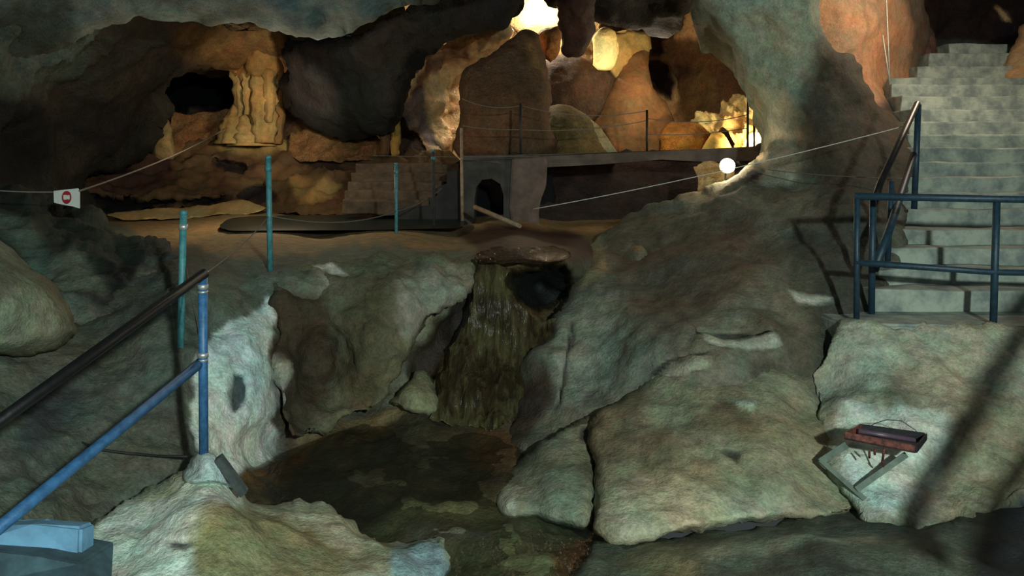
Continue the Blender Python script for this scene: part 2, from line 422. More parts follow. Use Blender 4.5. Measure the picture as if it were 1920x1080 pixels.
sheet('rock_outcrop', [(512, 520), (560, 500), (640, 486), (740, 482), (830, 478), (888, 482), (893, 510), (884, 540), (862, 552), (838, 566), (828, 592), (802, 612), (778, 640), (772, 668), (756, 700), (736, 726), (730, 752), (700, 770), (650, 784), (600, 808), (556, 826), (530, 790), (526, 740), (520, 680), (514, 600)],
      [(512, 520, 6.5), (640, 486, 7.0), (740, 482, 7.2), (888, 482, 7.25), (884, 540, 7.0), (830, 580, 6.7), (774, 650, 6.45), (730, 750, 6.3), (650, 784, 6.15), (556, 826, 5.75), (526, 740, 5.85), (516, 620, 6.1), (590, 560, 6.5), (590, 660, 6.5), (600, 740, 6.35), (680, 600, 6.35), (700, 520, 6.75), (690, 690, 6.25), (780, 540, 6.7), (650, 620, 6.4)],
      c(98, 98, 78), ROCK, step=4, amp=.07, freq=2.4, ridge=.7, thick=.7, rnd=(10, .12), wobble=5, mottle=(c(86, 78, 60), .1),
      label='rugged grey-brown rock outcrop below the sand floor, left of the waterfall', cat='rock',
      patches=[([(512, 500), (880, 470), (890, 500), (700, 510), (560, 530)], c(98, 100, 78), 12),
               ([(500, 560), (600, 545), (625, 620), (640, 700), (600, 780), (560, 840), (500, 800), (500, 640)], c(66, 56, 42), 20),
               ([(640, 560), (720, 540), (720, 660), (700, 760), (650, 760), (640, 660)], c(84, 78, 56), 22),
               ([(760, 520), (880, 500), (880, 545), (830, 575), (800, 605), (775, 640), (750, 600)], c(136, 134, 118), 16),  # lit upper right of the outcrop, put into the colour
               ([(588, 500), (625, 500), (650, 512), (660, 524), (625, 520), (600, 512)], c(186, 190, 176), 4, .02),
               ([(515, 660), (532, 690), (536, 750), (520, 770)], c(150, 150, 138), 4)])
sheet('boulder', [(728, 760), (742, 738), (762, 716), (782, 698), (812, 716), (820, 745), (812, 772), (770, 772)],
      [(728, 760, 6.35), (782, 698, 6.6), (820, 745, 6.4), (770, 770, 6.2), (775, 735, 6.25)],
      c(132, 130, 98), ROCK, step=4, amp=.04, freq=3, ridge=.4, thick=.4, rnd=(8, .1), wobble=3,
      label='small pale olive boulder at the waterfall foot, at the lower right of the rugged outcrop', cat='boulder')
# far backdrop of the cave
sheet('wall_back', [(-900, -500), (960, -500), (2900, -500), (2900, 900), (960, 600), (-900, 900)],
      [(-900, -500, 20), (2900, -500, 20), (-900, 900, 20), (2900, 900, 20), (960, 200, 25), (960, -500, 22), (960, 700, 23), (300, 200, 23), (1700, 200, 22)],
      c(58, 48, 38), FAR, step=24, amp=.7, freq=.35, ridge=.4, thick=.5, kind='structure')

# left cave wall: dark rock from the ceiling down to the sand
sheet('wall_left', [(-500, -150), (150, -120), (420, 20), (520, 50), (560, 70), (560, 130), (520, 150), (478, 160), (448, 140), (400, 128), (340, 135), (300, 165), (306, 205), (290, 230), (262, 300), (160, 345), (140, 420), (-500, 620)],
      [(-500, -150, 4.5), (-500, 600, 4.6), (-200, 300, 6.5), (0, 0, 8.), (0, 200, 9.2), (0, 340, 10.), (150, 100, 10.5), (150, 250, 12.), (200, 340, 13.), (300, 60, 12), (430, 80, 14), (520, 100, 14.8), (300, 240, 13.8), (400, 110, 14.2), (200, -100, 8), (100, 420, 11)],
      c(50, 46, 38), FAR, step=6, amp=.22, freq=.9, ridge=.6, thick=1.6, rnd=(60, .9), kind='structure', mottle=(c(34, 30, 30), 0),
      patches=[([(330, 60), (560, 30), (580, 110), (560, 160), (420, 150), (360, 110)], c(112, 84, 50), 30),
               ([(-100, -100), (180, -60), (160, 110), (60, 160), (-100, 180)], c(66, 76, 70), 50),
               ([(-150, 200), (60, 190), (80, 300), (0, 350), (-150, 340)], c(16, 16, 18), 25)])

# rock behind the column, with the dark cavity
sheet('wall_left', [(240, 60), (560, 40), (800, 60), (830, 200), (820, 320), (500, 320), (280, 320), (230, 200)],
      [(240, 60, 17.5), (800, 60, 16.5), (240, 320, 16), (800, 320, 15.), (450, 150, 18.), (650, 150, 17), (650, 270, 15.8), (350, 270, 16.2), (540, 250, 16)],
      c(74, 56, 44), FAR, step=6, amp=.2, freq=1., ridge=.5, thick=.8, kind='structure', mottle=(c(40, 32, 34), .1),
      patches=[([(300, 150), (350, 130), (448, 135), (450, 205), (400, 208), (310, 210)], c(8, 10, 16), 6, 2.5),  # cavity is pushed back and its darkness painted near-black
               ([(560, 240), (700, 230), (720, 290), (560, 290)], c(110, 84, 50), 18)])

# mud slope below the column
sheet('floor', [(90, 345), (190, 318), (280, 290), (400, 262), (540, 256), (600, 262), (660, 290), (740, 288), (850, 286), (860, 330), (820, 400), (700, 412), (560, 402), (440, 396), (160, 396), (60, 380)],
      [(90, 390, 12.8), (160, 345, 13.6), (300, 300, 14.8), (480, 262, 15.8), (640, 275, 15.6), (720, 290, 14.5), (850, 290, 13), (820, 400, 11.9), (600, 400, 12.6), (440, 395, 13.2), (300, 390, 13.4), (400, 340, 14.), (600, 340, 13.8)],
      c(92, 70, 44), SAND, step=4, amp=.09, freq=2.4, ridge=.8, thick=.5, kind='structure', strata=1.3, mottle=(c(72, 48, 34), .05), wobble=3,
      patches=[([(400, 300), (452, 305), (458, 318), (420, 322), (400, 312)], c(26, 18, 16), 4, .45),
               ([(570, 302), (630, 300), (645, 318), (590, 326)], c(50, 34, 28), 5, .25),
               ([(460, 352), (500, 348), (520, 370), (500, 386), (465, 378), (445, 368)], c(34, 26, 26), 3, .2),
               ([(140, 368), (300, 374), (430, 370), (425, 384), (300, 396), (230, 402), (150, 410)], c(10, 10, 12), 4, .5),  # shade of the undercut painted as a black band
               ([(410, 235), (560, 250), (600, 275), (500, 285), (410, 280)], c(176, 150, 92), 10),
               ([(300, 290), (160, 350), (250, 365), (330, 330)], c(64, 42, 34), 14),
               ([(545, 345), (640, 345), (620, 372), (560, 380)], c(160, 130, 80), 8),
               ([(650, 300), (840, 290), (830, 400), (700, 400)], c(84, 66, 46), 12)])

# ledges of pale flowstone at the back edge of the sand
t = sheet('sand_ledge', [(200, 402), (260, 392), (340, 388), (400, 384), (440, 374), (480, 382), (500, 392), (470, 402), (400, 402), (340, 410), (250, 412)],
      [(200, 405, 12.6), (340, 398, 12.9), (440, 378, 13.), (500, 392, 12.6), (300, 410, 12.4), (440, 402, 12.5)],
      c(176, 148, 100), SAND, step=4, amp=.03, freq=3, thick=.4, wobble=2, label='low pale sandy ledge at the back of the sand floor, below the mud slope', cat='ledge')

# near ceiling, cool and grey, hanging over the left half
sheet('ceiling', [(-700, -900), (1300, -900), (1000, -160), (960, -60), (900, -30), (800, 2), (722, 22), (670, 45), (618, 58), (580, 72), (540, 66), (480, 55), (400, 44), (330, 38), (240, 38), (170, 60), (80, 100), (-100, 150), (-700, 200)],
      [(-700, -900, 2.4), (1200, -900, 2.6), (400, -400, 4.5), (-600, 100, 5.), (0, 100, 8.6), (0, -150, 6.), (400, 40, 9.5), (400, -100, 7.6), (560, 70, 9.6), (700, 25, 9.2), (650, -100, 7.6), (950, -120, 7.4), (900, -400, 4.6)],
      TEALR, ROCK, step=8, amp=.12, freq=1.1, ridge=.4, thick=.9, rnd=(25, .4), kind='structure', mottle=(c(58, 66, 62), .1),
      patches=[([(-300, 60), (60, 0), (140, 80), (60, 140), (-300, 200)], c(62, 72, 66), 40)])

# darker arch of ceiling rock left of the back cave
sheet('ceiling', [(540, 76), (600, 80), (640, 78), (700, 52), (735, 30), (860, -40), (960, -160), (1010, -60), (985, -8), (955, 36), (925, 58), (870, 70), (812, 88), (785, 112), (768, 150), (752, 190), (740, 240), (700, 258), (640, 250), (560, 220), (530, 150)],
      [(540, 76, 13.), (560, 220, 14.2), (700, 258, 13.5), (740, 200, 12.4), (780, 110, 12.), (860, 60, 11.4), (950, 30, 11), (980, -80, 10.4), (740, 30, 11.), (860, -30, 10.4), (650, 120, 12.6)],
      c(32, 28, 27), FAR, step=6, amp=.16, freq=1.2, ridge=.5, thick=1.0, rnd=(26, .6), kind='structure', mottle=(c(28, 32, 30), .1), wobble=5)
# pale ceiling patch seen through the gap
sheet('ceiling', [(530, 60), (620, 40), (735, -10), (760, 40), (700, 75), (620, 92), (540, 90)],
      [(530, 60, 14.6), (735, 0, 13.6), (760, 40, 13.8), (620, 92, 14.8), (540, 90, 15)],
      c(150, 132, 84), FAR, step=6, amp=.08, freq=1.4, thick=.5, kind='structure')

# ceiling over the back cave
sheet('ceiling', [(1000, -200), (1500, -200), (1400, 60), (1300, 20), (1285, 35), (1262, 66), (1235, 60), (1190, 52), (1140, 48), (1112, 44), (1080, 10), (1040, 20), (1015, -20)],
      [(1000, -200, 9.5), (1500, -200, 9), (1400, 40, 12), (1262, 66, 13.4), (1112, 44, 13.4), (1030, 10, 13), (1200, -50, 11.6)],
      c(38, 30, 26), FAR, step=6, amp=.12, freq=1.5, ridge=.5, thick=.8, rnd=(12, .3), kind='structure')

# back cave: brown wall with holes
sheet('wall_back', [(980, -60), (1500, -60), (1520, 300), (1300, 312), (1000, 312), (960, 150)],
      [(980, -60, 18.5), (1500, -60, 16), (1500, 300, 15), (1300, 300, 16), (1000, 312, 18), (1200, 60, 18.2), (1350, 120, 16.2), (1240, 130, 17.6), (1300, 60, 16.8)],
      c(132, 100, 62), FAR, step=5, amp=.14, freq=1.3, ridge=.5, thick=.8, kind='structure', mottle=(c(108, 74, 48), 0),
      patches=[([(1208, 120), (1250, 122), (1268, 150), (1262, 185), (1235, 170), (1210, 148)], c(48, 28, 26), 7, .6),
               ([(1215, 72), (1240, 70), (1242, 98), (1222, 104)], c(66, 40, 32), 7, .4),
               ([(1262, 120), (1292, 112), (1296, 140), (1270, 150)], c(88, 62, 44), 10)])
# wall beyond the arch where the hidden lamp burns
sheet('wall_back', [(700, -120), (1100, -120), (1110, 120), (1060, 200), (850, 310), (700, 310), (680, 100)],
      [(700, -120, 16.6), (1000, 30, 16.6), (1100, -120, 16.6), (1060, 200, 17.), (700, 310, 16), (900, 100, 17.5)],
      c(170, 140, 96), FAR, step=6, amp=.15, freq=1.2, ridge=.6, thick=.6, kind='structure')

# big right mass: pillar of the arch running down into the slope beside the stairs
rs = [(1290, -150, 9.2), (1530, -150, 8.6), (1330, 40, 9.6), (1400, 120, 9.6), (1440, 230, 9.5), (1530, 100, 8.9), (1600, 200, 9.), (1690, 240, 9.4), (1500, 200, 8.9), (1470, 300, 9.2), (1600, 300, 8.4),
      (1370, 335, 9.2), (1300, 365, 9.3), (1200, 395, 9.3), (1140, 450, 8.6), (1070, 520, 7.7), (1250, 430, 8.4), (1400, 400, 8.2), (1550, 400, 7.6), (1640, 400, 7.6), (1640, 560, 6.6),
      (1000, 640, 6.9), (1150, 560, 7.1), (1300, 520, 7.1), (1450, 520, 6.9), (1100, 700, 6.3), (950, 800, 6.2), (1000, 850, 5.75), (1250, 640, 6.1), (1400, 640, 6.0), (1550, 640, 6.1), (1500, 760, 5.7), (1150, 860, 5.5), (1400, 850, 5.3), (1640, 760, 5.7), (1600, 900, 5.1)]
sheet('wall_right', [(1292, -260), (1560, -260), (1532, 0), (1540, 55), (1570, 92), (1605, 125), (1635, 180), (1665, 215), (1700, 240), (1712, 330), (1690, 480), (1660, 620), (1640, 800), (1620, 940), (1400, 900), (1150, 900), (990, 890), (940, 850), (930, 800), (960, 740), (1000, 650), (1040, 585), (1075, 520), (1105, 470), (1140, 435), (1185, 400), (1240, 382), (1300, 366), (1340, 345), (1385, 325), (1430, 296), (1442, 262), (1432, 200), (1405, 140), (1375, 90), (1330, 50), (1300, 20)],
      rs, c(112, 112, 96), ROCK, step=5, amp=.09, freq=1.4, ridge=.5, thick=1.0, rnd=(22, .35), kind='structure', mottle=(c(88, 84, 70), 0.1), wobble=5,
      patches=[([(1330, -60), (1520, -40), (1520, 120), (1500, 300), (1440, 250), (1370, 80)], c(146, 156, 138), 24),
               ([(1560, 80), (1700, 240), (1720, 380), (1600, 430), (1500, 330), (1500, 180)], c(70, 62, 50), 30),
               ([(1430, 285), (1482, 275), (1490, 330), (1440, 350), (1400, 330)], c(150, 148, 130), 9, -.12),
               ([(1410, 330), (1432, 322), (1425, 340), (1395, 352)], c(46, 40, 38), 4, .08),
               ([(1480, 440), (1660, 420), (1660, 720), (1560, 720), (1480, 690), (1520, 600)], c(66, 68, 58), 28),
               ([(1100, 420), (1060, 520), (1020, 560), (1120, 520), (1140, 470)], c(140, 128, 98), 12),
               ([(1060, 600), (1160, 560), (1140, 700), (1060, 760), (1020, 740)], c(136, 142, 126), 24),
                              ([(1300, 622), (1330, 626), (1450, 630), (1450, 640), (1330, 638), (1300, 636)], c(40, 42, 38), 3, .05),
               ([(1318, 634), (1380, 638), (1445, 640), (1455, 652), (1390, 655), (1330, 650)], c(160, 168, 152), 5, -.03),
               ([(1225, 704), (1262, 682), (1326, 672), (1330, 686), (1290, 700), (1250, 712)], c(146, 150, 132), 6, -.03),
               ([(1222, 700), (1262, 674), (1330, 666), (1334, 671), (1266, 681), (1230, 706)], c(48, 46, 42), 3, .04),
               ([(1072, 598), (1076, 600), (1068, 680), (1052, 760), (1046, 760), (1060, 680)], c(56, 54, 48), 3, .05),
               ([(1180, 740), (1230, 716), (1234, 720), (1186, 746)], c(190, 194, 180), 3),
               ([(1480, 555), (1540, 560), (1560, 572), (1500, 570)], c(180, 186, 176), 4),
               ([(920, 770), (990, 700), (1040, 700), (1010, 800), (960, 860), (900, 860)], c(64, 52, 44), 16, 0, .3),
               ([(1160, 460), (1400, 400), (1460, 480), (1300, 600), (1200, 580)], c(94, 84, 70), 30)])

# masonry wall carrying the landing
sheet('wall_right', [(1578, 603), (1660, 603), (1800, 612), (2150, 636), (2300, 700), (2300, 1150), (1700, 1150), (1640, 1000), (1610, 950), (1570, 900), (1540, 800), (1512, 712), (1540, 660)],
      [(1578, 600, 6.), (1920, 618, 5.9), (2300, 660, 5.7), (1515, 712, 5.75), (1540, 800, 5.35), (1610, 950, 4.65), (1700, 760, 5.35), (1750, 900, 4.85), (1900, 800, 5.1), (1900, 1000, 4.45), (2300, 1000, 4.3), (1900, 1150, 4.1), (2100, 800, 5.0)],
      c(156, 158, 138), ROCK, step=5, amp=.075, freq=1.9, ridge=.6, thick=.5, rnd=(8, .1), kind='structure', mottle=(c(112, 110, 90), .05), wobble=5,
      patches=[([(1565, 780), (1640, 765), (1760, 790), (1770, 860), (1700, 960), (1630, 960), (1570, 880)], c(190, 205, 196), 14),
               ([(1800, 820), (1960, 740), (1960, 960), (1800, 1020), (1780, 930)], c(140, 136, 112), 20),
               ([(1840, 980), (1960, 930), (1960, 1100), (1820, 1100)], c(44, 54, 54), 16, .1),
               ([(1590, 605), (1920, 625), (1920, 700), (1600, 690)], c(164, 166, 146), 16)])

# ================================================================== BOULDERS
sheet('boulder', [(1118, 772), (1150, 752), (1200, 722), (1240, 705), (1330, 690), (1420, 684), (1490, 694), (1525, 730), (1550, 810), (1585, 880), (1615, 950), (1560, 975), (1450, 975), (1300, 995), (1200, 1015), (1125, 1005), (1112, 960), (1120, 880), (1108, 820)],
      [(1118, 772, 5.6), (1240, 705, 5.85), (1420, 684, 5.95), (1525, 740, 5.7), (1300, 800, 5.15), (1450, 800, 5.2), (1200, 900, 4.7), (1400, 900, 4.75), (1600, 940, 4.75), (1200, 1010, 4.3), (1450, 980, 4.5), (1120, 990, 4.4)],
      c(138, 138, 112), ROCK, step=5, amp=.05, freq=2., ridge=.4, thick=.7, rnd=(16, .2), mottle=(c(112, 104, 82), .05),
      label='large rounded grey-green limestone boulder in front of the right slope, left of the rusty tray', cat='boulder', group=None,
      patches=[([(1130, 930), (1240, 900), (1400, 930), (1500, 960), (1300, 1000), (1180, 1010)], c(166, 168, 144), 20),
               ([(1350, 840), (1390, 850), (1380, 865)], c(70, 70, 60), 4, .04),
               ([(1370, 745), (1420, 750), (1410, 770)], c(160, 168, 150), 6, -.03)])
sheet('boulder', [(930, 938), (926, 915), (945, 895), (985, 858), (1030, 822), (1075, 790), (1108, 776), (1118, 800), (1112, 840), (1117, 880), (1108, 940), (1108, 985), (1050, 975), (1000, 968), (950, 960)],
      [(930, 925, 5.05), (945, 895, 5.2), (1030, 822, 5.55), (1108, 776, 5.75), (1115, 860, 5.2), (1040, 890, 4.95), (1105, 980, 4.5), (1000, 960, 4.65), (950, 950, 4.75)],
      c(124, 128, 106), ROCK, step=5, amp=.045, freq=2.2, ridge=.4, thick=.6, rnd=(14, .18), mottle=(c(96, 88, 70), .05),
      label='smaller wedge-shaped limestone boulder between the stream and the large rounded boulder', cat='boulder',
      patches=[([(950, 900), (980, 920), (965, 955), (935, 945)], c(166, 172, 156), 8), ([(1090, 800), (1108, 800), (1104, 830), (1090, 825)], c(60, 62, 58), 4, .05)])
# bottom ledge across the right foreground
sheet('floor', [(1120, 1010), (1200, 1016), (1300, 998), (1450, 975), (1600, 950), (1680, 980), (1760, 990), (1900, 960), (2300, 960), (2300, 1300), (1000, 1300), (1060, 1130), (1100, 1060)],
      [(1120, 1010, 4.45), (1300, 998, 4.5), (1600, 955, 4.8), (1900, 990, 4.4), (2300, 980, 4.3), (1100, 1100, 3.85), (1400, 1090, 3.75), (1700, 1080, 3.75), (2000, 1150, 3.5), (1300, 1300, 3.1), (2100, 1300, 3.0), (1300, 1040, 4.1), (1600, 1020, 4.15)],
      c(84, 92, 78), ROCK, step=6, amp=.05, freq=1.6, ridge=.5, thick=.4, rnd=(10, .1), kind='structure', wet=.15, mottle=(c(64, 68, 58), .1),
      patches=[([(1300, 1035), (1450, 1020), (1600, 1000), (1640, 1020), (1450, 1040), (1320, 1055)], c(130, 136, 116), 10),
               ([(1180, 1030), (1300, 1030), (1300, 1090), (1180, 1080)], c(110, 112, 84), 18),
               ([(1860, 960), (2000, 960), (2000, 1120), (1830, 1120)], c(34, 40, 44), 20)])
# foreground mound under the railing post
sheet('rock_mound', [(-60, 1180), (120, 1060), (150, 1010), (205, 965), (262, 932), (320, 905), (345, 888), (400, 884), (432, 900), (465, 930), (515, 934), (560, 940), (620, 955), (670, 982), (712, 1004), (760, 1008), (826, 1008), (838, 1040), (820, 1120), (800, 1250), (0, 1250)],
      [(150, 1010, 3.75), (262, 932, 4.1), (345, 888, 4.2), (400, 884, 4.2), (400, 960, 3.8), (280, 1040, 3.55), (465, 930, 4.25), (560, 940, 4.35), (540, 1000, 4.0), (670, 982, 4.3), (826, 1008, 4.2), (700, 1060, 3.85), (820, 1120, 3.75), (400, 1080, 3.45), (400, 1250, 3.0), (50, 1250, 2.9), (750, 1250, 3.2)],
      c(168, 170, 146), ROCK, step=5, amp=.05, freq=2.2, ridge=.6, thick=.7, rnd=(12, .15), mottle=(c(140, 132, 100), .05), wobble=5,
      label='pale broken rock mound in the foreground carrying the foot of the blue railing', cat='rock',
      patches=[([(160, 1000), (300, 925), (400, 900), (450, 930), (430, 960), (380, 960), (360, 1100), (150, 1100)], c(205, 214, 198), 10),
               ([(380, 980), (470, 960), (600, 1000), (640, 1100), (380, 1100)], c(142, 134, 96), 18),
               ([(735, 1012), (826, 1014), (830, 1100), (740, 1100)], c(140, 158, 158), 8),
               ([(310, 1015), (365, 1020), (345, 1035)], c(84, 88, 84), 5, .04)])
# left boulder and dark rocks
sheet('boulder', [(-420, 400), (-60, 418), (0, 446), (40, 490), (90, 535), (130, 585), (146, 618), (112, 648), (50, 664), (-20, 680), (-220, 710), (-420, 690)],
      [(-420, 400, 4.4), (-420, 690, 3.9), (-220, 380, 4.4), (0, 446, 5.), (146, 618, 4.9), (40, 560, 4.55), (0, 680, 4.45), (-220, 690, 4.), (-100, 550, 4.1)],
      c(122, 126, 104), ROCK, step=6, amp=.05, freq=1.6, ridge=.3, thick=.9, rnd=(26, .3), mottle=(c(96, 92, 74), .1),
      label='smooth sloping grey-green boulder at the left edge, above the handrail', cat='boulder')
sheet('rock_mound', [(-300, 330), (-60, 352), (40, 358), (110, 378), (165, 392), (212, 428), (245, 448), (300, 462), (345, 492), (380, 520), (345, 560), (250, 600), (180, 680), (60, 720), (-300, 760)],
      [(-300, 330, 7.), (0, 360, 7.6), (110, 378, 8.), (212, 430, 7.7), (300, 462, 7.2), (370, 520, 6.5), (100, 480, 6.6), (200, 540, 6.2), (60, 560, 5.9), (250, 600, 5.9), (-200, 600, 5.2), (100, 690, 5.3)],
      c(44, 50, 42), ROCK, step=5, amp=.11, freq=1.7, ridge=.8, thick=.9, rnd=(14, .25), mottle=(c(26, 28, 28), .1),
      label='dark jagged rock bank behind the left boulder, below the no-entry sign', cat='rock',
      patches=[([(60, 500), (130, 478), (170, 500), (200, 545), (120, 560), (70, 535)], c(104, 112, 98), 14),
               ([(-20, 380), (70, 440), (80, 500), (40, 470), (-20, 430)], c(84, 102, 92), 16),
               ([(230, 530), (330, 500), (360, 560), (250, 600), (150, 640), (110, 580), (200, 570)], c(100, 106, 96), 16)])

# ================================================================== BACK CAVE ROCKS
sheet('flowstone_curtain', [(752, 190), (768, 150), (788, 112), (820, 86), (875, 66), (930, 52), (952, 60), (945, 82), (910, 92), (890, 112), (868, 138), (860, 180), (862, 230), (868, 300), (835, 305), (800, 275), (775, 240)],
      [(752, 190, 13.2), (790, 110, 13.2), (875, 66, 13.6), (945, 70, 14.2), (868, 138, 14.8), (862, 230, 14.9), (800, 275, 14.), (820, 170, 13.9), (868, 300, 14.8)],
      c(190, 156, 108), WET, step=4, amp=.13, freq=1.7, ridge=.9, thick=.5, rnd=(6, .1), wobble=3, wet=.6, mottle=(c(110, 66, 40), .0),
      label='wet shining flowstone curtain curving down the left side of the back cave arch', cat='flowstone',
      patches=[([(760, 170), (795, 120), (880, 80), (880, 110), (830, 130), (790, 150), (770, 200)], c(110, 70, 44), 6),
               ([(755, 190), (782, 160), (800, 220), (830, 285), (800, 270), (770, 230)], c(96, 80, 74), 5, .1, .9)])
sheet('boulder', [(866, 300), (862, 220), (862, 175), (880, 132), (925, 98), (955, 72), (985, 58), (1012, 64), (1022, 100), (1028, 160), (1034, 230), (1034, 300)],
      [(866, 300, 12.6), (862, 180, 12.7), (925, 98, 12.9), (985, 58, 13.1), (1030, 150, 12.9), (1034, 300, 12.7), (950, 200, 12.35), (950, 290, 12.35)],
      c(92, 68, 48), FAR, step=5, amp=.08, freq=1.4, ridge=.3, thick=.6, rnd=(22, .3), wobble=3,
      label='tall dark brown boulder standing behind the left end of the bridge', cat='boulder',
      patches=[([(985, 66), (1010, 90), (1018, 140), (1000, 120)], c(120, 100, 64), 8)])
sheet('boulder', [(1018, 130), (1030, 108), (1060, 100), (1112, 112), (1140, 128), (1168, 160), (1150, 195), (1112, 228), (1060, 240), (1018, 240)],
      [(1018, 130, 14.9), (1112, 112, 15.3), (1168, 160, 15.4), (1112, 228, 14.9), (1020, 240, 14.6), (1080, 160, 14.6)],
      c(88, 62, 44), FAR, step=5, amp=.06, freq=1.6, thick=.6, rnd=(16, .3), wobble=3,
      label='brown rounded rock below the hanging stalactite, behind the olive boulder', cat='rock')
sheet('boulder', [(1020, 300), (1020, 215), (1036, 196), (1070, 200), (1100, 218), (1122, 245), (1142, 275), (1150, 300)],
      [(1020, 300, 13.), (1030, 200, 13.6), (1100, 218, 13.6), (1150, 300, 13.2), (1070, 260, 12.9)],
      c(104, 88, 50), FAR, step=4, amp=.05, freq=1.8, thick=.8, rnd=(14, .3), wobble=2,
      label='low olive-brown boulder just behind the bridge deck, right of the tall dark boulder', cat='boulder')
sheet('flowstone_ridge', [(1095, 218), (1112, 226), (1130, 246), (1150, 272), (1162, 300), (1128, 300), (1118, 262), (1102, 238)],
      [(1095, 218, 13.7), (1150, 272, 13.3), (1162, 300, 13.2), (1118, 262, 13.3), (1128, 300, 13.1)],
      c(196, 170, 122), ROCKS, step=3, amp=.02, freq=3, thick=.4, wobble=1,
      label='pale thin flowstone ridge running down behind the olive boulder', cat='flowstone')
sheet('flowstone_mound', [(1095, 225), (1125, 195), (1150, 150), (1158, 110), (1165, 70), (1190, 55), (1212, 75), (1216, 130), (1232, 170), (1256, 200), (1268, 240), (1270, 300), (1160, 300), (1130, 258)],
      [(1095, 225, 15.2), (1165, 80, 16), (1212, 75, 16.1), (1190, 150, 15.2), (1180, 260, 14.5), (1270, 300, 15.), (1268, 220, 15.5), (1120, 260, 14.6)],
      c(140, 102, 62), ROCKS, step=4, amp=.06, freq=2, ridge=.3, thick=.6, rnd=(12, .25), wobble=3, mottle=(c(130, 90, 54), 0),
      label='cone-shaped orange-brown flowstone mound in the middle of the back cave', cat='flowstone')
# lit alcove
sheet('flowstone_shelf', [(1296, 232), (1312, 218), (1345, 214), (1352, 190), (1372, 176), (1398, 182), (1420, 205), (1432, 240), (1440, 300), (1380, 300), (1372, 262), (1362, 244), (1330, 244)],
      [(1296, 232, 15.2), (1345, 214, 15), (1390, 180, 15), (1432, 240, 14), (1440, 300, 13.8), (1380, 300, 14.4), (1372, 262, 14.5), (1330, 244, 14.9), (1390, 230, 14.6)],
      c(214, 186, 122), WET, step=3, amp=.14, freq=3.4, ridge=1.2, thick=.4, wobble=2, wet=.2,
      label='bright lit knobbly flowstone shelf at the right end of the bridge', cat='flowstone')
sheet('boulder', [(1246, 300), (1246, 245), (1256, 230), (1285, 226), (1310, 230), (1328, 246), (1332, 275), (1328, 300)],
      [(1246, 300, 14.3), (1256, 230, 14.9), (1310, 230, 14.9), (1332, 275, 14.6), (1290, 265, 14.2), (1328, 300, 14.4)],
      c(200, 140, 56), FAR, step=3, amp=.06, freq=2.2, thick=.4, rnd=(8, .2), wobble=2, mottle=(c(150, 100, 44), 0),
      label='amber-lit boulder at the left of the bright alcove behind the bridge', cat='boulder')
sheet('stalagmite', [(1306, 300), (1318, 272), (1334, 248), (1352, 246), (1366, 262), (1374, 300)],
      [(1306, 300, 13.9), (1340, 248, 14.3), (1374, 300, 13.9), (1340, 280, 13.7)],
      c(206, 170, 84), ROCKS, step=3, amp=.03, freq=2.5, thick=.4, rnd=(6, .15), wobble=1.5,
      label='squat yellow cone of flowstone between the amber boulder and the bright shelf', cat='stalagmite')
# glowing stalagmite
pos = P(1134, 92, 15.0); s_ = 15.0/1500
m = MB(); m.lathe([(2*s_, -41*s_), (12*s_, -39*s_), (19*s_, -30*s_), (22*s_, -14*s_), (22*s_, 4*s_), (21*s_, 20*s_), (17*s_, 32*s_), (9*s_, 39*s_), (2*s_, 41*s_)], pos, 28, .05)
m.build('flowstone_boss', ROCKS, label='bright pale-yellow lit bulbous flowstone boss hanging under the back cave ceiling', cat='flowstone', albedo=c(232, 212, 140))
sheet('flowstone_drapery', [(1128, 62), (1160, 56), (1212, 60), (1222, 90), (1205, 120), (1180, 140), (1162, 152), (1145, 140), (1140, 120), (1155, 100), (1150, 72)],
      [(1128, 62, 15.4), (1212, 60, 15.9), (1162, 152, 15.4), (1145, 110, 15.3), (1222, 90, 16)],
      c(196, 160, 92), ROCKS, step=3, amp=.05, freq=3, thick=.5, wobble=2, rnd=(8, .2),
      label='yellow-brown flowstone drapery right of the bright boss', cat='flowstone')
# hanging stalactite
sheet('stalactite', [(1036, -160), (1140, -160), (1116, 0), (1112, 50), (1108, 80), (1098, 102), (1078, 110), (1058, 98), (1050, 70), (1046, 20)],
      [(1036, -160, 11.4), (1140, -160, 11.4), (1112, 50, 12), (1046, 30, 12), (1078, 100, 11.9), (1080, 20, 11.7)],
      c(60, 38, 30), FAR, step=4, amp=.05, freq=3, ridge=.5, thick=.45, rnd=(20, .4), wobble=3,
      label='thick dark brown stalactite hanging from the ceiling beside the bright opening', cat='stalactite')
sheet('stalactite', [(1008, 60), (1046, 50), (1050, 75), (1048, 100), (1034, 118), (1022, 110)],
      [(1008, 60, 14.6), (1050, 60, 14.6), (1034, 118, 14.6), (1030, 80, 14.3)],
      c(150, 104, 60), FAR, step=3, amp=.04, freq=3, thick=.3, rnd=(8, .15), wobble=2,
      label='small orange-brown stalactite just left of the thick dark stalactite', cat='stalactite')

# ------------------------------------------------------------------ the column of joined stalactites
col0 = empty('limestone_column', P(478, 268, 15.2), 'fluted pale limestone column of joined stalactites on the mud slope at left', 'column')
k = 15.2/1500
def cyl_col(px, top, bot, r0, rm, r1, d=15.2, nz=.05, sd=0, name='stalactite', alb=c(170, 138, 84), parent=col0, lab=None, topw=None):
    p = P(px, bot, d); h = (bot-top)*d/1500; kk = d/1500
    prof = []
    for i in range(17):
        t = i/16; r = (r0*(1-t)**2*1.0+rm*(1-(2*t-1)**2)+r1*t**2)*kk if True else 0
        prof.append((max(r, .01)*(1+.1*math.sin(i*1.9+sd)), h*t))
    m = MB(); m.lathe(prof, p, 22, nz, .09, sd)
    return m.build(name, ROCKS, parent, albedo=(lambda co: (*(np.array(alb)*(.8+.35*noise.noise(co*2.2))), .0)), label=lab)
cyl_col(455, 120, 252, 16, 5, 24, sd=1)
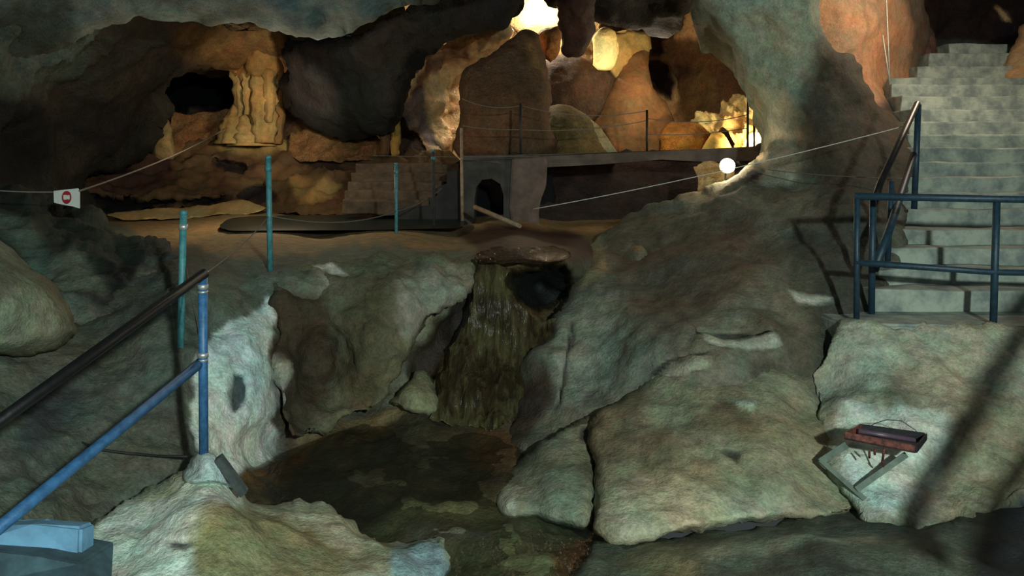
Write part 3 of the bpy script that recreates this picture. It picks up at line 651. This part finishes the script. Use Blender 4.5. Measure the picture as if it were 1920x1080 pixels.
cyl_col(472, 140, 256, 14, 6, 18, sd=2, d=15.4)
cyl_col(494, 130, 268, 20, 14, 26, sd=3, d=15.1)
cyl_col(518, 90, 270, 11, 8, 24, sd=5, d=15.4, alb=c(140, 104, 60))
cyl_col(463, 135, 215, 5, 4, 10, sd=11, d=15.0)
cyl_col(505, 130, 230, 7, 5, 12, sd=12, d=14.9)
cyl_col(484, 140, 262, 6, 4, 12, sd=13, d=14.95)
cyl_col(440, 196, 270, 32, 12, 4, sd=7, d=15.2, name='stalagmite_foot')
cyl_col(470, 190, 274, 40, 18, 8, sd=8, d=15.3, name='stalagmite_foot')
sheet('flowstone_cap', [(400, 50), (470, 46), (528, 58), (534, 100), (528, 140), (516, 150), (500, 138), (486, 158), (474, 140), (462, 160), (446, 150), (428, 140), (412, 110)],
      [(400, 50, 15.2), (528, 58, 15.2), (528, 140, 15.0), (428, 140, 15.1), (480, 100, 14.6)],
      c(136, 102, 58), ROCKS, step=3, amp=.08, freq=2.6, ridge=.4, thick=.6, rnd=(10, .25), wobble=3, parent=col0)
c2 = empty('limestone_column', P(735, 290, 13.9), 'small slender brown column under the dark arch, left of the wet flowstone curtain', 'column')
cyl_col(722, 165, 292, 10, 3, 16, d=13.9, sd=4, alb=c(96, 70, 44), parent=c2)
cyl_col(742, 190, 292, 7, 4, 10, d=13.8, sd=6, alb=c(170, 136, 66), parent=c2)
sheet('stalagmite', [(285, 300), (292, 240), (302, 216), (312, 214), (322, 240), (326, 300)],
      [(285, 300, 14.9), (305, 216, 15.1), (326, 300, 14.9), (305, 270, 14.7)], c(150, 124, 80), ROCKS, step=3, amp=.03, freq=3, thick=.35, rnd=(8, .2), wobble=2,
      label='short pale stalagmite at the edge of the dark cavity, left of the fluted column', cat='stalagmite')
sheet('rock_ledge', [(322, 222), (360, 212), (410, 208), (440, 206), (450, 240), (440, 290), (330, 310)],
      [(322, 222, 15.6), (440, 206, 16.2), (440, 290, 15.3), (330, 310, 15)], c(112, 80, 48), FAR, step=4, amp=.08, freq=2.5, ridge=.5, thick=.5, wobble=2,
      label='brown rock ledge below the dark cavity, between the stalagmite and the column', cat='ledge')
sheet('rock_ledge', [(545, 262), (570, 244), (600, 238), (650, 236), (690, 244), (712, 262), (715, 300), (560, 300)],
      [(545, 262, 15.2), (650, 238, 15.3), (712, 262, 14.8), (560, 300, 14.8), (715, 300, 14.4)], c(112, 82, 50), FAR, step=4, amp=.1, freq=2.5, ridge=.7, thick=.5, wobble=3,
      label='brown knobbly ledge right of the fluted column', cat='ledge')

# ================================================================== BRIDGE AND FOOTPATH
br = empty('footbridge', P(1150, 290, 11.2), 'concrete footbridge crossing in front of the back cave', 'bridge')
a0, a1 = P(866, 291, 11.0), P(1440, 277, 11.6)
def deck_pt(px, py, d): return P(px, py, d)
m = MB()
top = [(866, 292, 11.0), (1020, 289, 11.1), (1130, 286, 11.2), (1330, 279, 11.5), (1440, 273, 11.7)]
bot = [(866, 300, 11.0), (1020, 314, 11.1), (1130, 308, 11.2), (1240, 299, 11.35), (1330, 304, 11.5), (1440, 300, 11.7)]
m.prism([P(*q) for q in top]+[P(*q) for q in bot[::-1]], (0, 1.3, 0))
m.build('deck', DECK, br)
m = MB(); m.prism([P(*q) for q in [(960, 296, 10.98), (1026, 296, 10.98), (1026, 320, 10.98), (1024, 350, 10.98), (1014, 375, 10.98), (1010, 400, 10.98), (1013, 432, 10.98), (962, 432, 10.98), (955, 390, 10.98)]], (0, 1.1, 0), .02)
m.build('pier', plain('pier_concrete', c(100, 84, 76), .9, 0, .3, 4, .5), br)
# abutment with an arched opening
m = MB()
z0 = P(0, 425, 11.05).z
ab = [P(866, 298, 11.05), P(960, 298, 11.05), P(960, 425, 11.05), P(944, 425, 11.05), P(944, 365, 11.05), P(938, 345, 11.05), P(922, 335, 11.05), P(904, 337, 11.05), P(893, 350, 11.05), P(890, 372, 11.05), P(888, 425, 11.05), P(866, 425, 11.05)]
m.prism(ab, (0, .7, 0)); m.build('abutment', DKCONC, br, label='dark abutment with arched opening')
for px, d, h in ((976, 11.25, 96), (1213, 11.4, 84), (1402, 11.65, 98), (1414, 12.6, 92)):
    b_ = P(px, 290 if px < 1300 else 282, d); m = MB(); m.tube([b_, b_+Vector((0, 0, h*d/1500))], .018, 8); m.build('railing_post', CABLE, br)
r1 = MB()
def wire(name, pts, r, mat, par=None, **kw):
    m = MB(); m.tube(pts, r, 6); return m.build(name, mat, par, **kw)
for a, b, s in (((866, 185, 11.2), (976, 198, 11.25), .07), ((868, 236, 11.2), (976, 243, 11.25), .02), ((976, 243, 11.25), (1213, 226, 11.4), .06), ((976, 198, 11.25), (1213, 208, 11.4), .1), ((1213, 222, 11.4), (1402, 215, 11.65), .08), ((1213, 252, 11.4), (1402, 240, 11.65), .04)):
    wire('wire', sag(P(*a), P(*b), s), .007, DROPE, br)
# steps climbing to the bridge
stf = empty('stone_steps', P(740, 385, 11.6), 'worn earth-brown steps climbing to the left end of the footbridge', 'steps')
EARTH = plain('earth_step', c(70, 56, 42), .95, 0, .35, 7, .6)
ends = [(806, 376), (818, 358), (832, 341), (846, 324), (862, 307)]
for i, (xr, y) in enumerate(ends):
    d = 11.25+.28*i; A = P(640+i*6, y, d); B = P(xr, y, d)
    m = MB(); m.box((A.x, d, A.z-.20), (B.x, d+.5, A.z), .02, jitter=.04, sub=5); m.build('step', EARTH, stf)
m = MB()
m.prism([P(*q) for q in [(742, 432, 11.2), (742, 392, 11.2), (806, 384, 11.2), (806, 372, 11.2), (820, 366, 11.2), (820, 350, 11.2), (838, 344, 11.2), (838, 322, 11.2), (868, 316, 11.2), (868, 432, 11.2)]], (0, .3, 0))
m.build('retaining_wall', plain('dark_side_wall', c(40, 38, 38), .9, 0, .3, 5, .5), stf)
# rocks under the bridge
sheet('wall_back', [(1010, 296), (1320, 286), (1480, 280), (1480, 420), (1200, 450), (1000, 450)],
      [(1010, 296, 13.6), (1480, 280, 13.4), (1480, 420, 12.2), (1000, 450, 11.6), (1200, 380, 12.8)],
      c(62, 48, 44), FAR, step=6, amp=.12, freq=1.4, ridge=.6, thick=.4, kind='structure')
sheet('wall_back', [(850, 310), (1020, 310), (1020, 430), (850, 430)], [(850, 310, 12.6), (1020, 310, 12.6), (1020, 430, 12.4), (850, 430, 12.4)], c(14, 16, 20), FAR, step=8, amp=.05, thick=.3, kind='structure')  # near-black sheet: darkness behind the arched opening put into its colour
sheet('boulder', [(1300, 312), (1320, 306), (1352, 306), (1372, 312), (1376, 338), (1350, 352), (1330, 368), (1304, 362), (1310, 340), (1306, 326)],
      [(1300, 312, 10.9), (1372, 312, 10.6), (1376, 338, 10.3), (1304, 362, 10.3), (1335, 335, 10.4)],
      c(190, 165, 118), FAR, step=3, amp=.07, freq=4, ridge=.6, thick=.3, wobble=3,
      label='small broken rock beside the glaring lamp, lit pale yellow', cat='rock')

# lamp under the bridge
lp = P(1365, 311, 9.6)
lamp = empty('floodlight', lp, 'small glaring floodlight with round head on the rock below the bridge', 'lamp')
m = MB(); m.sphere(lp, .085, (1, .8, 1)); m.build('bulb', BULB, lamp)
m = MB(); m.tube([lp+Vector((0, .04, 0)), lp+Vector((0, .1, 0)), lp+Vector((0, .17, 0))], [.095, .08, .03], 16); m.build('housing', BLACK, lamp)
m = MB(); m.tube([lp+Vector((0, .1, -.05)), lp+Vector((.0, .12, -.25))], .012, 8); m.build('bracket', CABLE, lamp)

# ================================================================== RIGHT STAIRS
st = empty('concrete_staircase', P(1780, 600, 6.3), 'broad pale concrete staircase climbing at the right behind the blue railing', 'staircase')
left = [1640, 1648, 1668, 1680, 1686, 1690, 1694, 1696, 1700, 1704, 1706, 1706, 1690, 1672, 1668, 1720, 1742, 1780]
ytop = [545, 505, 466, 430, 394, 362, 332, 304, 277, 252, 228, 205, 180, 158, 146, 124, 100, 82]
d = 6.45; steps = []
for i in range(18):
    # each nosing sits where its riser top shows, one tread deeper than the step before
    z = CZ+(HY-ytop[i])/F*d; steps.append((left[i], d, z)); d += .33 if i < 8 else .36
for i, (lx, d, z) in enumerate(steps):
    zb = steps[i-1][2]-.05 if i else CZ+(HY-600)/F*6.3
    x0 = (lx-HX)/F*d; x1 = (2150-HX)/F*d if i < 14 else ((1925, 1905, 1898, 1890)[i-14]-HX)/F*d
    m = MB(); cx = x0
    rng = random.Random(i)
    m.box((x0, d, zb-.12), (x1, d+.8, z), .018, jitter=.022, sub=9)
    m.build('step', STEPM, st)
sheet('wall_right', [(1520, -260), (1760, -260), (1740, 0), (1742, 60), (1728, 100), (1722, 148), (1665, 160), (1668, 190), (1700, 260), (1700, 420), (1640, 420), (1560, 250), (1520, 150)],
      [(1520, -260, 10.), (1740, -260, 11), (1530, 60, 10.5), (1640, 60, 10.6), (1740, 60, 12.4), (1722, 148, 12.2), (1665, 160, 11.2), (1690, 300, 9.2), (1640, 420, 8.2), (1560, 250, 9.8)],
      c(186, 138, 102), ROCKS, step=5, amp=.07, freq=1.2, ridge=.2, thick=.8, rnd=(14, .3), kind='structure', mottle=(c(160, 130, 100), 0),
      patches=[([(1700, -100), (1745, -100), (1745, 150), (1715, 150), (1705, 60)], c(116, 96, 80), 12),  # shading down the right side of this wall, painted in
               ([(1640, 200), (1720, 230), (1720, 420), (1640, 420)], c(74, 66, 58), 14)])
sheet('wall_right', [(1725, -300), (2300, -300), (2300, 120), (1930, 100), (1760, 110), (1740, 60)],
      [(1725, -300, 12), (2300, -300, 10), (2300, 120, 13), (1900, 100, 15.4), (1760, 110, 15), (1800, 0, 14.5)],
      c(52, 34, 30), FAR, step=6, amp=.3, freq=1., ridge=.7, thick=.6, kind='structure', mottle=(c(24, 24, 30), .1),
      patches=[([(1868, 15), (1885, 25), (1895, 32), (1880, 36)], c(220, 190, 140), 3, 0), ([(1760, 80), (1900, 80), (1900, 110), (1760, 110)], c(70, 80, 74), 6)])
sheet('boulder', [(1724, 150), (1722, 60), (1736, 36), (1748, 60), (1758, 90), (1766, 130), (1770, 160)],
      [(1724, 150, 12.6), (1736, 40, 12.9), (1770, 150, 12.8), (1742, 100, 12.5)], c(104, 76, 68), FAR, step=4, amp=.05, freq=2, thick=.6, rnd=(8, .2), wobble=2,
      label='narrow reddish-brown rock at the left side of the stair top', cat='rock')
sheet('boulder', [(1880, 140), (1892, 100), (1912, 70), (1940, 40), (2200, 0), (2300, 150), (2200, 300), (1960, 180), (1900, 160)],
      [(1880, 140, 11.6), (1912, 70, 12), (2200, 20, 10), (2200, 280, 9), (1960, 170, 11), (1960, 80, 11.6)],
      c(176, 146, 108), ROCKS, step=5, amp=.06, freq=1.5, thick=.7, rnd=(10, .2), wobble=3,
      label='warm-lit tan rock at the right end of the upper steps', cat='rock')
# landing slab
m = MB()
m.prism([P(1580, 606, 5.98), P(1580, 606, 5.98)+Vector((-.05, .75, .0)), Vector((6.2, 6.8, P(0, 606, 5.98).z)), Vector((6.2, 5.6, P(0, 606, 5.98).z))], (0, 0, -.25), .02)
m.build('landing_slab', STEPM, label='flat concrete landing at the foot of the staircase', cat='landing')

for a, b in (((1661, -20, 10.2), (1668, 152, 10.3)), ((1655, 66, 10.15), (1668, 155, 10.2))):
    wire('conduit', [P(*a), P(*b)], .008, ROPE, label='long thin pale conduit running from the frame top down the orange wall' if a[0] == 1661 else 'short thin conduit starting halfway down the orange wall left of the stairs', cat='conduit')
# landing rail + stair rail
rl = empty('metal_railing', P(1606, 602, 6.), 'dark blue pipe railing standing along the edge of the landing', 'railing')
def pipe(name, pts, r, mat, par): m = MB(); m.tube(pts, r, 14); return m.build(name, mat, par)
k6 = 6.0/1500
pipe('top_rail', [P(1602, 368, 6.), P(2250, 380, 5.8)], 7*k6, DKBLUE, rl)
pipe('middle_rail', [P(1604, 492, 6.), P(1860, 510, 5.93), P(2250, 518, 5.8)], 6*k6, DKBLUE, rl)
for (xa, ya, da, xb, yb, w) in ((1607, 368, 6.0, 1606, 602, 5.5), (1869, 372, 5.93, 1862, 620, 6.5), (2200, 378, 5.8, 2200, 640, 6)):
    pipe('post', [P(xa, ya, da), P(xb, yb, da)], w*k6, DKBLUE, rl)
sr = empty('metal_railing', P(1640, 590, 6.35), 'dark stair handrail sloping up the left side of the concrete staircase', 'railing')
pipe('handrail', [P(1637, 385, 6.35), P(1650, 345, 6.5), P(1686, 268, 6.95), P(1720, 194, 7.5)], 6.5*k6*1.05, BLACK, sr)
pipe('lower_rail', [P(1640, 505, 6.35), P(1668, 430, 6.6), P(1713, 290, 7.45)], 8*k6, DKBLUE, sr)
pipe('post', [P(1722, 196, 7.5), P(1714, 392, 7.5)], 7*k6, DKBLUE, sr)
pipe('post', [P(1637, 372, 6.35), P(1634, 588, 6.35)], 6.5*k6, DKBLUE, sr)
pipe('post', [P(1672, 340, 6.85), P(1664, 500, 6.85)], 6*k6, DKBLUE, sr)

# ================================================================== LEFT RAILING
lr = empty('metal_railing', P(382, 845, 4.1), 'blue pipe railing with black handrail sloping down in the left foreground', 'railing')
k4 = 4.1/1500
def slab_rail(name, a, b, w, h, mat, par):
    a, b = Vector(a), Vector(b); t = (b-a).normalized(); s = t.cross(Vector((0, 0, 1))).normalized(); u = s.cross(t)
    m = MB(); m.prism([a-s*w-u*h, a+s*w-u*h, a+s*w+u*h, a-s*w+u*h], b-a, .006); return m.build(name, mat, par)
hr0, hr1 = P(384, 512, 4.1), P(-420, 1092, 2.45)
pipe('handrail', [hr0, hr0.lerp(hr1, .5), hr1], 9.5*k4, BLACK, lr)
pipe('lower_rail', [P(376, 680, 4.1), P(-420, 1332, 2.45)], 9.5*k4, BLUE, lr)
lpost = pipe('post', [P(380, 512, 4.1), P(382, 850, 4.1)], 8.5*k4, BLUE, lr)
for y in (538, 666):
    sub(pipe('collar', [P(380.5, y-5, 4.1), P(380.5, y+4, 4.1)], 10*k4, STEEL, None), lpost)
    sub(pipe('collar', [P(380.5, y+7, 4.1), P(380.5, y+11, 4.1)], 9.6*k4, STEEL, None), lpost)
# cement foot
sheet('cement_foot', [(352, 868), (365, 850), (382, 840), (398, 846), (412, 862), (436, 896), (440, 912), (400, 908), (362, 908), (340, 900)],
      [(352, 868, 4.2), (382, 838, 4.2), (398, 846, 4.18), (436, 900, 4.1), (345, 905, 4.0), (390, 900, 3.95), (385, 860, 4.05)],
      c(176, 196, 196), ROCK, step=3, amp=.02, freq=6, thick=.3, rnd=(8, .1), wobble=2, label='lump of pale bluish cement holding the foot of the blue railing post', cat='footing')
m = MB(); a, b = P(406, 862, 4.05), P(456, 930, 4.0); t = (b-a)
s = Vector((.016, 0, .012)); m.prism([a-s, a+s, b+s, b-s], (0.0, .04, .01), .003)
m.build('wooden_board', WOOD, label='short dark grey board leaning against the cement foot of the railing post', cat='board')
# pale blue kerb
m = MB()
m.prism([P(-60, 985, 3.35), P(60, 984, 3.4), P(152, 988, 3.5), P(150, 1052, 3.42), P(70, 1040, 3.34), P(-60, 1022, 3.25)], (0, .12, -.03), .012)
m.build('painted_step', PBLUE, label='pale blue painted step block at the bottom left beside the rock mound', cat='step')
m = MB(); m.prism([P(-300, 1020, 3.15), P(-60, 1026, 3.22), P(70, 1044, 3.28), P(150, 1056, 3.36), P(140, 1150, 3.1), P(-300, 1150, 2.95)], (0, .3, -.05), .01)
m.build('painted_step', plain('worn_step', c(60, 84, 92), .85, 0, .3, 8), label='dark bluish worn step in the bottom left corner below the pale blue one', cat='step')

# ================================================================== ROPE POSTS AND ROPES
posts = [(344, 400, 338, 655, 5.3, 'teal rope post nearest the foreground handrail, standing on the left slope'),
         (503, 296, 507, 500, 6.6, 'tall teal rope post at the rim of the sand floor, second from the left'),
         (743, 308, 743, 455, 9.2, 'slim teal rope post on the sand in front of the earth steps'),
         (812, 283, 814, 420, 9.9, 'thin grey rope post beside the stepped dark wall')]
pt = []
for x0, y0, x1, y1, d, lab in posts:
    A, B = P(x0, y0, d), P(x1, y1, d)
    o = empty('rope_post', B, lab, 'post', 'posts of the rope barrier')
    r = .023 if d < 9 else .019
    pipe('pole', [A, B+Vector((0, 0, -.06))], r, TEAL if d < 9.5 else DKCONC, o)
    pole = o.children[0]
    m = MB(); m.tube([A+Vector((0, 0, -.01)), A+Vector((0, 0, .02))], [r*1.25, r*.9], 12); sub(m.build('cap', TEAL), pole)
    m = MB(); m.tube([A+Vector((0, 0, -.11)), A+Vector((0, 0, -.07))], r*1.3, 12); m.build('ring', STEEL if d < 6 else TEAL, o)
    pt.append((A, B))
def rope(a, b, s, r, mat, label):
    return wire('rope', sag(a, b, s), r, mat, label=label, cat='rope')
rope(P(1000, 392, 8.4), P(1697, 236, 7.3), .04, .0048, ROPE, 'long white rope rising across the scene to the stair handrail')
rope(P(1440, 318, 8.6), P(1692, 334, 7.0), .02, .0045, DROPE, 'thin faint cord running level to the stair railing below the white rope')
rope(P(-120, 345, 6.4), P(101, 360, 6.8), .02, .006, DROPE, 'grey rope tied to the left side of the no-entry sign')
rope(P(149, 358, 6.8), P(420, 242, 13.8), .06, .009, DROPE, 'rope rising from the no-entry sign towards the fluted column')
rope(P(503, 404, 6.6), P(743, 396, 9.2), .09, .006, DROPE, 'sagging rope between the tall teal post and the slim teal post')
rope(P(743, 396, 9.2), P(830, 352, 10.9), .05, .007, DROPE, 'rope from the slim teal post up to the dark stepped wall')
rope(P(503, 406, 6.6), P(386, 512, 4.12), .03, .004, DROPE, 'thin rope dropping from the tall teal post to the top of the handrail')
rope(P(700, 292, 10), P(1010, 293, 10.8), .01, .004, DROPE, 'taut pale rope along the left end of the bridge deck')
rope(P(349, 500, 5.3), P(372, 628, 4.3), .0, .003, DROPE, 'thin slanting cord between the nearest teal post and the blue railing post')
wire('cable', [P(130, 820, 4.5), P(180, 842, 4.5), P(240, 850, 4.52), P(300, 855, 4.55), P(352, 856, 4.45)], .007, CABLE, label='dark cable lying across the slope to the foot of the railing post', cat='cable')
pipe_post = empty('metal_pipe', P(867, 430, 10.9), 'upright grey pipe standing at the left end of the bridge', 'pipe')
pipe('tube', [P(865, 240, 10.9), P(867, 430, 10.9)], .022, LOG, pipe_post)
m = MB(); m.tube([P(890, 388, 10.0), P(925, 403, 9.7), P(975, 424, 9.2)], [.03, .032, .025], 8)
m.build('wooden_pole', LOG, label='pale wooden pole lying aslant on the ground before the arched opening', cat='pole')

# walkway railing beside the viewpoint, whose shadow falls across the pale masonry
Kp = Vector((2.0, -2.5, 3.3))
wr = empty('metal_railing', (2.9, 2.4, .8), 'walkway railing close beside the viewpoint at the far right, outside the view', 'railing')
for (p, q, r_) in ((P(1990, 540, 5.9), P(1650, 1045, 4.5), .05), (P(2110, 620, 5.8), P(1770, 1060, 4.4), .035)):
    a = Kp.lerp(p, .68); b = Kp.lerp(q, .68)
    pipe('rail', [a, b], r_, BLUE, wr)
# sign
sg = empty('no_entry_sign', P(125, 374, 6.8), 'small white board with a round red no-entry symbol hanging on the rope', 'sign')
m = MB(); m.prism([P(*q, 6.8) for q in [(100, 358), (118, 356), (146, 353), (149, 360), (149, 391), (136, 387), (118, 384), (101, 380)]], (0, .012, 0), .002)
m.build('board', WHITE, sg)
cc = P(124.5, 370, 6.785)
m = MB(); n = 40
ring = [cc+Vector((math.cos(i*2*math.pi/n)*8.6*6.8/1500, 0, math.sin(i*2*math.pi/n)*12*6.8/1500)) for i in range(n)]
m.prism(ring, (0, .006, 0)); m.build('red_disc', RED, sg)
m = MB(); m.prism([P(*q, 6.78) for q in [(118.5, 366), (123, 365.4), (126, 366.2), (130, 365.6), (130.6, 370), (130, 374.4), (126, 373.6), (122, 374.6), (119, 374)]], (0, .004, 0)); m.build('white_bar', WHITE, sg)

# ================================================================== RUSTY TRAY
tr = empty('rusty_lamp_tray', P(1660, 835, 4.75), 'rusty red-brown lamp tray with bars standing in for bracket shadows on the pale masonry wall', 'tray')
D0 = 4.72
fl_, fr_ = P(1584, 824, D0), P(1716, 850, D0-.03)      # front bottom edge
bl_, br_ = P(1612, 811, D0+.17), P(1735, 828, D0+.14)
up = Vector((0, 0, .045))
m = MB(); m.prism([fl_, fr_, fr_+up, fl_+up], (0, .012, 0), .003); m.build('front_rim', RUST, tr)
m = MB(); m.prism([bl_+up*.2, br_+up*.2, br_+up*1.15, bl_+up*1.15], (0, .012, 0), .003); m.build('back_rim', RUSTDK, tr)
for A, B in ((fl_, bl_), (fr_, br_)):
    m = MB(); m.prism([A, B+up*.2, B+up*1.15, A+up], (.012, 0, 0), .003); m.build('end_plate', RUST if A is fl_ else RUSTDK, tr)
m = MB(); m.prism([fl_, fr_, br_, bl_], (0, 0, .01)); m.build('tray_floor', RUSTDK, tr)
A, B = fl_.lerp(bl_, .5)+up*.8, fr_.lerp(br_, .5)+up*.8
m = MB(); m.tube([A.lerp(B, .08), A.lerp(B, .92)], .014, 10); m.build('tube_lamp', plain('dusty_tube', c(90, 70, 84), .4), tr)
for (x, y0, y1) in ((1654, 840, 868), (1656, 866, 874), (1630, 846, 858), (1640, 842, 852)):
    m = MB(); m.tube([P(x+4 if y0 == 840 else x, y0, D0-.01), P(x, y1, D0+.02)], .007, 6); m.build('hanging_wire', RUST, tr)
def bar(p, q, w):  # flat bars laid along the wall stand in for bracket shadows
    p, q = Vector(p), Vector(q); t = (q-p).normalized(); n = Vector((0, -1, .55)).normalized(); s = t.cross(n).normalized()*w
    m = MB(); m.prism([p-s, p+s, q+s, q-s], n*-.02); m.build('shadow_bar', SHADOWBAR, tr)
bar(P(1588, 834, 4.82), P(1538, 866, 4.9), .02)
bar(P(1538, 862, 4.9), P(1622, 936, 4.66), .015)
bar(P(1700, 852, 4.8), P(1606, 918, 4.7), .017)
wire('wire', [P(1613, 812, D0+.17), P(1640, 794, D0+.2), P(1662, 787, D0+.22), P(1690, 789, D0+.22), P(1716, 806, D0+.2), P(1730, 826, D0+.16)], .0025, CABLE, tr)

# ================================================================== WATER
def flat_water(name, pts, z, mat, label, cat, px=6):
    poly = catmull(pts, 10)
    m = MB(); vs = [m.bm.verts.new(Pz(x, y, z)) for x, y in poly]; m.bm.faces.new(vs)
    return m.build(name, mat, label=label, cat=cat)
flat_water('stream_pool', [(430, 925), (500, 865), (600, 822), (720, 785), (830, 775), (920, 800), (1010, 850), (1020, 960), (1180, 1000), (1320, 1040), (1300, 1190), (700, 1190), (560, 1000)], -.055, POOLW, 'dark shallow stream pool at the foot of the waterfall', 'water')
flat_water('pond', [(412, 422), (425, 412), (460, 406), (540, 404), (700, 402), (790, 404), (860, 410), (878, 420), (860, 427), (700, 431), (520, 432), (430, 432)], 1.245, PONDW, 'long dark shallow pond on the sand floor behind the teal posts', 'water')
sheet('stream_lip', [(893, 478), (915, 468), (980, 463), (1045, 464), (1070, 474), (1060, 488), (1000, 491), (940, 494), (900, 491)],
      [(893, 466, 7.72), (1070, 466, 7.72), (893, 480, 7.2), (1070, 480, 7.2), (893, 493, 7.0), (1070, 493, 7.0), (980, 466, 7.72), (980, 480, 7.2), (980, 493, 7.0)],
      c(60, 40, 24), LIPW, step=3, amp=.012, freq=9, thick=.04, wobble=2, label='shining sheet of water spilling over the lip above the waterfall', cat='water')
sheet('waterfall', [(898, 486), (945, 488), (958, 510), (962, 560), (1000, 588), (1040, 590), (1050, 640), (1020, 720), (980, 790), (900, 806), (812, 782), (822, 720), (850, 650), (880, 590), (892, 530)],
      [(900, 484, 7.2), (1000, 488, 7.25), (940, 560, 7.0), (1020, 580, 7.15), (1050, 640, 7.), (1020, 720, 6.7), (900, 640, 6.85), (860, 740, 6.4), (950, 720, 6.55), (860, 800, 6.2), (930, 800, 6.2)],
      c(70, 50, 26), WATERF, step=5, amp=.03, freq=4, streak=1.6, thick=.05, wobble=12, label='thin brown waterfall running down the gully in the middle', cat='waterfall')

# ================================================================== LIGHTS
def light(kind, loc, col, en, size=.2, target=None, spot=60, blend=.5, name='lamp'):
    l = bpy.data.lights.new(name, kind); l.color = col; l.energy = en
    if kind == 'AREA': l.size = size
    else: l.shadow_soft_size = size
    if kind == 'SPOT': l.spot_size = math.radians(spot); l.spot_blend = blend
    o = bpy.data.objects.new(name, l); COL.objects.link(o); o.location = loc
    if target is not None:
        o.rotation_euler = (Vector(target)-Vector(loc)).to_track_quat('-Z', 'Y').to_euler()
    return o
light('SPOT', (2.0, -2.5, 3.3), (.83, 1., .94), 2050, .12, P(960, 640, 5.5), 110, .8, name='cool_front_light')
light('POINT', (-2.2, -1.5, 2.3), (.78, .95, .96), 150, .5, name='cool_front_light')  # unseen cool fill lamp added behind the viewpoint
light('SPOT', lp+Vector((0, -.12, .1)), (1, .78, .45), 45, .1, P(1330, 330, 10.4), 150, .6, 'floodlight_beam')
light('SPOT', P(600, 250, 11.6)+Vector((0, 0, .3)), (1, .86, .62), 360, .1, P(480, 200, 15.2), 62, .8, 'column_light')
light('POINT', P(520, 330, 10.6)+Vector((0, 0, .8)), (1, .82, .56), 88, .2, name='sand_light')
light('POINT', P(1000, 24, 16.15), (1, .88, .66), 330, .12, name='hidden_lamp')
light('SPOT', P(985, 45, 14.4), (1, .86, .62), 260, .08, P(830, 200, 14.2), 60, .7, name='curtain_fill')  # unseen spot added to brighten the flowstone curtain
light('SPOT', P(1060, 200, 13.9), (1, .93, .72), 420, .1, P(1134, 92, 15.), 26, .4, 'boss_light')
light('POINT', P(1230, 120, 14.2), (1, .84, .62), 42, .2, name='back_cave_light')
light('SPOT', P(1000, 200, 11.6), (1, .78, .52), 34, .03, P(980, 478, 7.2), 22, .5, name='lip_glint_spot')  # unseen spot added to raise glints on the waterfall lip
light('POINT', P(1405, 262, 14.0), (1, .85, .5), 90, .08, name='alcove_light')
light('POINT', P(1720, 60, 10.0)+Vector((.3, -.8, .4)), (1, .82, .62), 110, .2, name='stair_top_light')
w = bpy.data.worlds.new('World'); scene.world = w; w.use_nodes = True
w.node_tree.nodes['Background'].inputs[0].default_value = (.36, .42, .42, 1); w.node_tree.nodes['Background'].inputs[1].default_value = .1

# ================================================================== CAMERA
cam = bpy.data.cameras.new('camera'); co = bpy.data.objects.new('camera', cam); COL.objects.link(co)
co.location = (0, 0, CZ); co.rotation_euler = (math.pi/2, 0, 0)
cam.sensor_width = 36; cam.lens = F/1920*36; cam.shift_y = -(540-HY)/1920
cam.clip_start = .05; cam.clip_end = 200
scene.camera = co
scene.view_settings.view_transform = 'Standard'
